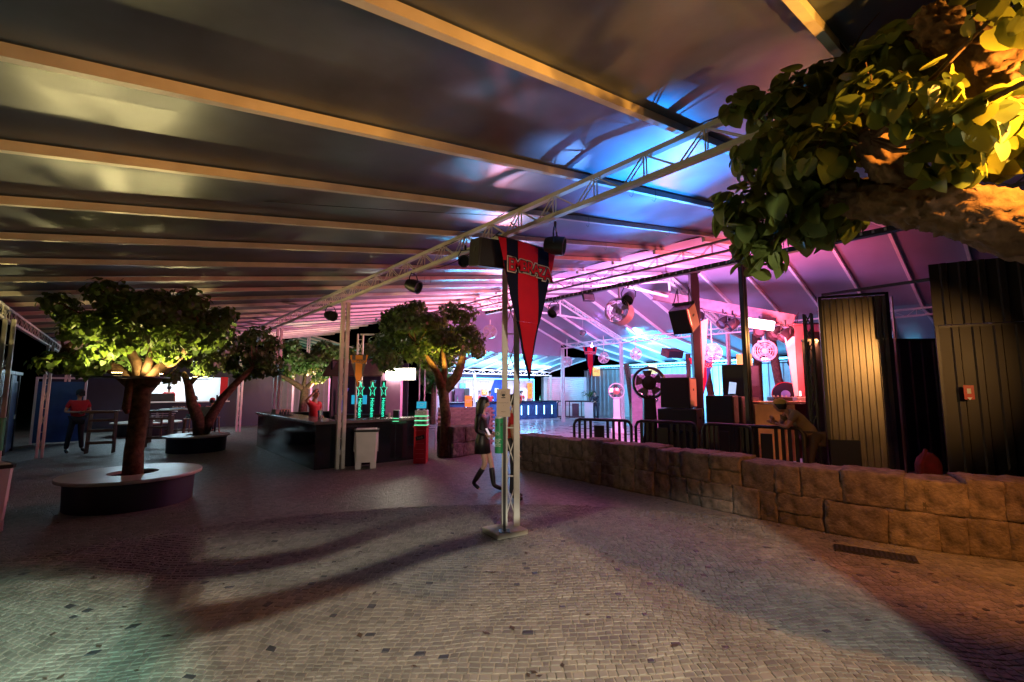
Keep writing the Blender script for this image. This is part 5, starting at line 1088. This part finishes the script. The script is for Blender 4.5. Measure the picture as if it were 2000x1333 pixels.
for j in range(17):
    for i in range(8): obj('brick', me, t, (-.1 + i * .22 + .11 * (j % 2), .05, .04 + j * .07))
t = thing('rope_net', 'hanging twisted ropes and net beside centre tree', 'net', (6.9, 12.4, 0), R(-40))
for x in (0, .16, .52): MB().tube([(x + .008 * math.sin(z_ * 9), 0, z_ * .25) for z_ in range(12)], .02, 6, .4).build('rope', M_white, t)
# neon along the far wall
t = thing('neon_tube', 'long cyan neon line along top of far corrugated wall', 'neon light', (24.55, 0, 3.30)); MB().tube([(0, 3.2, 0), (0, 20, 0)], .03, 8).build('tube', E_cyan, t)
for k in range(9): MB().box((0, 3.6 + k * 2, .04), (.05, .05, .05)).build('clip', M_white, t)
# flood lamps behind the camera, with an unseen plate added to cut the beam
for lab, l in (('twin flood lamp under the canopy with added unseen light blocking plate', (0, -2.5, 3.35)),):
    t = thing('flood_lamp', lab, 'flood light', l, R(-24))
    MB().box((0, -.12, .02), (.3, .14, .2)).build('housing', M_black, t); MB().box((0, .60, -.05), (1.9, .01, .35)).build('cutoff_plate', M_black, t)  # added plate keeps the beam off the near tree and far paving
    for x in (-.3, .3): MB().bar((x * .5, -.12, .08), (x, .6, .1), .012).build('cutoff_arm', M_black, t)

rnd = random.Random(17)
for i in range(9):
    x = .5 + i * .72 + rnd.uniform(-.2, .2); p = Vector((13.6, 20.9, 1.1)) + Matrix.Rotation(R(-7), 3, 'Z') @ Vector((x, .25 + rnd.uniform(-.1, .1), 0))
    t = thing('bottle', ('slim green bottle' if i % 2 else 'slim dark bottle') + ' standing on the far bar counter top', 'bottle', p, 0, 'bottles on the far bar counter'); MB().lathe([(.035, 0), (.035, .16), (.014, .22), (.014, .28), (.001, .28)], 10).build('glass', M_black if i % 2 else M_green, t, True)
    MB().lathe([(.036, .05), (.036, .12)], 10).build('paper_label', M_white, t)
for i, (x, y, lab) in enumerate(((3.95, 11.05, 'clear plastic cup on bar corner beside lattice post'), (4.15, 11.2, 'plastic cup standing left of the first neon tap'), (5.32, 11.1, 'plastic cup standing right of the last neon tap'))):
    t = thing('cup', lab, 'cup', (x, y, 1.07)); MB().lathe([(.03, 0), (.042, .12), (.039, .12), (.028, .006), (.001, .006)], 14).build('cup_wall', M_white, t, True); MB().lathe([(.001, .09), (.037, .09)], 14).build('drink', mat('beer', (.45, .22, .03), .1), t)
# ------------------------------------------------------------------ people
def skin(verts, edges, radii, sub=1):
    me = bpy.data.meshes.new('s'); me.from_pydata([tuple(v) for v in verts], edges, []); o = bpy.data.objects.new('s', me); COL.objects.link(o)
    o.modifiers.new('Skin', 'SKIN')
    if not me.skin_vertices: me.attributes
    for i, r in enumerate(radii):
        sv = me.skin_vertices[0].data[i]; sv.radius = r if hasattr(r, '__len__') else (r, r); sv.use_root = (i == 0)
    if sub: s = o.modifiers.new('Sub', 'SUBSURF'); s.levels = sub; s.render_levels = sub
    dg = bpy.context.evaluated_depsgraph_get(); m = bpy.data.meshes.new_from_object(o.evaluated_get(dg))
    v = [x.co.copy() for x in m.vertices]; f = [tuple(p.vertices) for p in m.polygons]
    bpy.data.objects.remove(o); bpy.data.meshes.remove(m); return v, f
def chain(*ids): return [(a, b) for a, b in zip(ids, ids[1:])]
def head(mb, c, s, M):
    vs = []; fs = []; nu, nv = 16, 12
    for j in range(nv + 1):
        ph = math.pi * j / nv; z = math.cos(ph)
        for i in range(nu):
            a = 2 * math.pi * i / nu; x = math.sin(ph) * math.cos(a) * .078; y = math.sin(ph) * math.sin(a) * .098; zz = z * .118
            if z < -.1: k = 1 - .30 * (-z - .1); x *= k; y *= (k + .05)
            f = max(0, -math.sin(a)) * math.sin(ph)
            if f > .9 and -.45 < z < .12: y -= .022 * (1 - abs(z + .12) / .4) * (1 if abs(math.cos(a)) < .25 else 0)
            if .05 < z < .35 and f > .75 and abs(math.cos(a)) > .3: y += .008
            vs.append(M @ (Vector((x, y, zz)) * s) + c)
    for j in range(nv):
        for i in range(nu): fs.append((j * nu + i, j * nu + (i + 1) % nu, (j + 1) * nu + (i + 1) % nu, (j + 1) * nu + i))
    mb.add(vs, fs)
    for sx in (-1, 1): mb.add([M @ (Vector((sx * (.078 + .012 * a), .01 + .02 * b_, .0 + .03 * d_)) * s) + c for a, b_, d_ in ((0, -1, 1), (1, 0, 1.1), (1, .6, 0), (.4, 0, -1), (0, -.6, -.8))], [(0, 1, 2, 3, 4)])
def hand(mb, wr, dr, up, s):
    d = dr.normalized(); u = up - d * up.dot(d)
    u = u.normalized() if u.length > .1 else d.orthogonal().normalized(); x = d.cross(u)
    mb.tube([wr, wr + d * .05 * s, wr + d * .09 * s], [.024 * s, .036 * s, .034 * s], 8)
    for k, l in enumerate((.062, .075, .07, .055)):
        o = wr + d * .085 * s + x * (-.027 + .018 * k) * s; mb.tube([o, o + d * l * .5 * s, o + (d * l * .85 + u * l * -.35) * s], [.0095 * s, .009 * s, .007 * s], 6)
    o = wr + d * .03 * s - x * .03 * s; mb.tube([o, o + (d * .03 - x * .022) * s, o + (d * .06 - x * .024) * s], [.012 * s, .010 * s, .008 * s], 6)
def person(label, loc, rz=0, H=1.75, pose=None, shirt=M_red, pants=M_jean, skn=M_skin, hair=M_hair, hairlen=0, cap=None, sleeves='short', turn=0, nod=0, skirt=False, boots=None, build=1.0):
    k = H / 1.75; J = dict(pel=(0, 0, .95), ch=(0, 0, 1.28), nk=(0, .01, 1.47), hd=(0, -.02, 1.63), sL=(-.185, 0, 1.41), sR=(.185, 0, 1.41), eL=(-.23, .02, 1.12), eR=(.23, .02, 1.12), wL=(-.24, -.05, .87), wR=(.24, -.05, .87),
                           hL=(-.09, 0, .92), hR=(.09, 0, .92), kL=(-.10, -.01, .50), kR=(.10, -.01, .50), aL=(-.10, .03, .09), aR=(.10, .03, .09), tL=(-.11, -.15, .03), tR=(.11, -.15, .03))
    J.update(pose or {}); J = {a: Vector(v) * k for a, v in J.items()}; t = thing('person', label, 'person', loc, rz); w = build
    ids = ['pel', 'ch', 'nk', 'sL', 'eL', 'wL', 'sR', 'eR', 'wR', 'hL', 'kL', 'aL', 'tL', 'hR', 'kR', 'aR', 'tR', 'hd']; ix = {n_: i for i, n_ in enumerate(ids)}
    E = chain(ix['pel'], ix['ch'], ix['nk'], ix['hd']) + chain(ix['ch'], ix['sL'], ix['eL'], ix['wL']) + chain(ix['ch'], ix['sR'], ix['eR'], ix['wR']) + chain(ix['pel'], ix['hL'], ix['kL'], ix['aL'], ix['tL']) + chain(ix['pel'], ix['hR'], ix['kR'], ix['aR'], ix['tR'])
    rad = dict(pel=(.13 * w, .10 * w), ch=(.13 * w, .095 * w), nk=.05, hd=.05, sL=.06, eL=.04, wL=.027, sR=.06, eR=.04, wR=.027, hL=.082, kL=.054, aL=.03, tL=.022, hR=.082, kR=.054, aR=.03, tR=.022)
    sc = lambda r, m=1.0: tuple(q * k * m for q in r) if hasattr(r, '__len__') else r * k * m
    v, f = skin([J[n_] for n_ in ids], E, [sc(rad[n_]) for n_ in ids]); mb = MB(); mb.add(v, f)
    HM = Matrix.Rotation(turn, 3, 'Z') @ Matrix.Rotation(nod, 3, 'X'); head(mb, J['hd'], k, HM)
    for s in 'LR': hand(mb, J['w' + s], J['w' + s] - J['e' + s], Vector((0, 1, .3)), k)
    mb.build('body', skn, t, 2)
    # shirt
    bl = J['pel'] - (J['ch'] - J['pel']) * .1; P = [bl, J['ch'], J['nk'] * .8 + J['ch'] * .2, J['sL'], J['sR']]; rr = [sc((.155 * w, .12 * w)), sc((.155 * w, .115 * w)), .062 * k, .078 * k, .078 * k]; E2 = [(0, 1), (1, 2), (1, 3), (1, 4)]
    for s, i0 in (('L', 3), ('R', 4)):
        q = J['s' + s] * .35 + J['e' + s] * .65; P.append(q); rr.append(.062 * k); j = len(P) - 1; E2.append((i0, j))
        if sleeves == 'long': P += [J['e' + s], J['w' + s] * .95 + J['e' + s] * .05]; rr[-1] = .056 * k; rr += [.05 * k, .037 * k]; E2 += [(j, j + 1), (j + 1, j + 2)]
    v, f = skin(P, E2, rr); MB().add(v, f).build('shirt' if shirt is not M_black else 'jacket', shirt, t, 2)
    if skirt:
        hm = (J['kL'] + J['kR']) / 2; c0 = J['pel']; MB().lathe([(.13 * k, .10 * k), (.17 * k, -.02), (.19 * k, -.26 * k), (.18 * k, -.26 * k)], 18, c0, sy=.78).build('skirt', pants, t, 2)
    else:
        P = [J['pel']]; rr = [sc((.14 * w, .115 * w))]; E3 = []
        for s in 'LR': j = len(P); P += [J['h' + s], J['k' + s], J['a' + s] * .97 + J['k' + s] * .03]; rr += [.098 * k, .07 * k, .058 * k]; E3 += [(0, j), (j, j + 1), (j + 1, j + 2)]
        v, f = skin(P, E3, rr); MB().add(v, f).build('trousers', pants, t, 2)
    for s in 'LR':
        if boots: P = [J['k' + s] * .85 + J['a' + s] * .15, J['k' + s] * .4 + J['a' + s] * .6, J['a' + s], J['t' + s]]; rr = [.062 * k, .058 * k, .046 * k, .04 * k]
        else: P = [J['a' + s], J['t' + s]]; rr = [.05 * k, .042 * k]
        v, f = skin(P, chain(*range(len(P))), rr); MB().add(v, f).build('boot' if boots else 'shoe', M_black, t, 2)
    hc = J['hd']; mb = MB(); vs = []; nu = 16
    prof = [(0, .128), (.055, .118), (.084, .085), (.094, .04), (.094, -.01), (.08, -.06)]
    for i, (r, z) in enumerate(prof):
        for q in range(nu):
            a = 2 * math.pi * q / nu; fr = max(0, -math.sin(a)); zz = z; rr_ = max(r, .002)
            if z < .05: zz = z + fr * (.05 - z)
            vs.append(HM @ (Vector((rr_ * math.cos(a), rr_ * 1.18 * math.sin(a) + .006, zz)) * k) + hc)
    mb.add(vs, [(i * nu + q, i * nu + (q + 1) % nu, (i + 1) * nu + (q + 1) % nu, (i + 1) * nu + q) for i in range(len(prof) - 1) for q in range(nu)])
    if hairlen:
        pts = []; n_ = 7
        for i in range(n_):
            z = .06 - hairlen * i / (n_ - 1); ww = .094 + .018 * math.sin(i * .9)
            for q in range(11): a = math.pi * (-.16 + 1.32 * q / 10); pts.append(hc + HM @ (Vector((ww * math.cos(a), ww * 1.1 * math.sin(a) + .012 + .03 * i / n_, z)) * k))
        mb.add(pts, [(i * 11 + q, i * 11 + q + 1, (i + 1) * 11 + q + 1, (i + 1) * 11 + q) for i in range(n_ - 1) for q in range(10)])
        mb.add([hc + HM @ (Vector(p) * k) for p in ((-.075, -.075, .07), (.075, -.075, .07), (.07, -.10, .03), (0, -.112, .025), (-.07, -.10, .03))], [(0, 1, 2, 3, 4)])
    mb.build('hair', hair, t, 2)
    fm = MB()
    for s in (-1, 1): fm.add([hc + HM @ (Vector((s * .03 + .012 * a, -.094, .018 + .005 * b_)) * k) for a, b_ in ((-1, 0), (0, 1), (1, 0), (0, -1))], [(0, 1, 2, 3)])
    fm.build('eyes', M_ink, t)
    MB().add([hc + HM @ (Vector((.018 * a, -.096, -.045 + .005 * b_)) * k) for a, b_ in ((-1, 0), (0, 1), (1, 0), (0, -1))], [(0, 1, 2, 3)]).build('mouth', mat('lips', (.3, .05, .05)), t)
    if cap:
        mb = MB(); CM = HM.to_4x4(); T = Matrix.Translation(hc) @ CM
        mb.lathe([(.001, .14 * k), (.06 * k, .132 * k), (.092 * k, .09 * k), (.1 * k, .04 * k)], 16, M=T, sy=1.15)
        mb.add([T @ (Vector(p) * k) for p in ((-.075, -.09, .045), (.075, -.09, .045), (.06, -.185, .03), (-.06, -.185, .03), (-.075, -.09, .052), (.075, -.09, .052), (.06, -.185, .037), (-.06, -.185, .037))], [(0, 1, 2, 3), (4, 7, 6, 5), (2, 3, 7, 6)])
        mb.build('cap', cap, t, 2)
    return t
# facing helper: rz=0 faces -Y
w_ = person('woman walking in black jacket and tall black boots', (5.05, 6.72, 0), R(28), 1.66, dict(kL=(-.08, -.10, .50), aL=(-.07, .16, .13), tL=(-.08, .02, .04), kR=(.08, -.14, .51), aR=(.08, -.20, .09), tR=(.09, -.37, .03), eL=(-.22, .03, 1.12), wL=(-.14, -.14, 1.05), eR=(.2, .02, 1.13), wR=(.12, -.17, 1.05)),
            shirt=M_black, pants=M_black, skn=M_skinp, hairlen=.42, sleeves='long', turn=R(18), nod=R(10), skirt=True, boots=True, build=.84)
t = thing('phone', 'small lit phone in hand of walking woman', 'phone', (5.0, 6.5, 1.05), R(28)); MB().box((0, 0, 0), (.07, .01, .13), M=Matrix.Rotation(R(-30), 4, 'X')).build('screen', mat('phone_screen', (.4, .4, .4), emit=(.9, .85, .9), estr=.6), t)
person('person in red shirt mostly hidden behind the lattice post', (5.03, 5.83, 0), R(49), 1.72, shirt=M_red)
person('man in red shirt and dark trousers holding phone by blue gate', (-.88, 18.2, 0), R(20), 1.78, dict(eL=(-.27, .04, 1.14), wL=(-.08, -.24, 1.13), eR=(.27, .04, 1.14), wR=(.05, -.26, 1.13), aL=(-.18, .03, .09), tL=(-.2, -.15, .03), kL=(-.15, -.01, .5), aR=(.16, .03, .09), tR=(.2, -.15, .03)), nod=R(25), build=1.12, cap=M_bfab)
person('bartender in red shirt raising one hand to his head', (4.05, 13.0, 0), R(35), 1.78, dict(eL=(-.40, -.05, 1.47), wL=(-.20, -.12, 1.68), eR=(.25, .02, 1.14), wR=(.2, -.16, .95)), turn=R(-20), build=1.08)
person('man with yellow cap leaning on barrier, seen from behind', (9.80, 2.98, 0), R(-145), 1.78, dict(pel=(0, .10, .93), ch=(0, -.16, 1.22), nk=(0, -.30, 1.36), hd=(0, -.42, 1.46), sL=(-.2, -.24, 1.34), sR=(.2, -.24, 1.34), eL=(-.24, -.38, 1.08), wL=(-.05, -.52, 1.2), eR=(.24, -.38, 1.08), wR=(.08, -.54, 1.14), hL=(-.09, .08, .9), hR=(.09, .08, .9)),
       shirt=mat('olive_shirt', (.20, .15, .08), .85), cap=mat('yellow_cap', (.55, .38, .05), .7), build=1.25, pants=mat('brown_trousers', (.05, .035, .025), .85), turn=R(-35))
S_ = dict(pel=(0, 0, .74), ch=(0, -.04, 1.06), nk=(0, -.05, 1.25), hd=(0, -.09, 1.40), sL=(-.185, -.04, 1.19), sR=(.185, -.04, 1.19), eL=(-.24, -.12, .95), wL=(-.10, -.34, 1.03), eR=(.24, -.12, .95), wR=(.10, -.34, 1.03), hL=(-.09, -.02, .72), hR=(.09, -.02, .72), kL=(-.12, -.42, .72), kR=(.12, -.42, .72), aL=(-.12, -.42, .3), aR=(.12, -.42, .3), tL=(-.12, -.56, .26), tR=(.12, -.56, .26))
person('seated man in red shirt and dark cap at the high table', (2.25, 22.3, 0), R(20), 1.75, S_, cap=M_ink, nod=R(20)); stool('wooden stool under seated man in red', (2.25, 22.3, 0), R(20))
person('kiosk worker in red shirt inside the bright hatch', (1.75, 26.9, .25), R(180), 1.72)
person('man in pink shirt sitting behind the planter trunk', (2.6, 19.9, 0), R(180), 1.7, S_, shirt=mat('pink_shirt', (.5, .28, .24), .8), cap=M_redp)
person('bar worker in red shirt, left of pair behind far counter', (16.0, 21.75, 0), R(10), 1.72); person('bar worker in red shirt, right of pair behind far counter', (16.75, 21.6, 0), R(-20), 1.7, nod=R(20))
person('bar worker in red shirt at right end near white fridge', (19.0, 21.3, 0), R(0), 1.72)
person('guard in dark clothes leaning on white counter at far bar', (21.3, 17.3, 0), R(-70), 1.74, dict(pel=(0, .06, .95), ch=(0, -.06, 1.26), nk=(0, -.12, 1.43), hd=(0, -.18, 1.57), sL=(-.185, -.1, 1.39), sR=(.185, -.1, 1.39), eL=(-.22, -.26, 1.15), wL=(-.12, -.42, 1.1), eR=(.22, -.26, 1.15), wR=(.12, -.42, 1.1)), shirt=M_bfab, sleeves='long')
person('guard in blue shirt and dark jacket behind far barrier', (24.2, 14.6, 0), R(-40), 1.76, dict(wL=(-.08, -.2, 1.02), wR=(.08, -.2, 1.0)), shirt=mat('dark_blue_shirt', (.015, .03, .10), .8), sleeves='long')
t = thing('waist_counter', 'white waist high counter beside leaning guard', 'counter', (21.0, 17.6, 0), R(-50)); MB().box((0, 0, .5), (.5, .4, 1.0), bev=.01).build('body', M_white, t); MB().box((0, 0, 1.02), (.56, .46, .04)).build('counter_top', M_white, t)
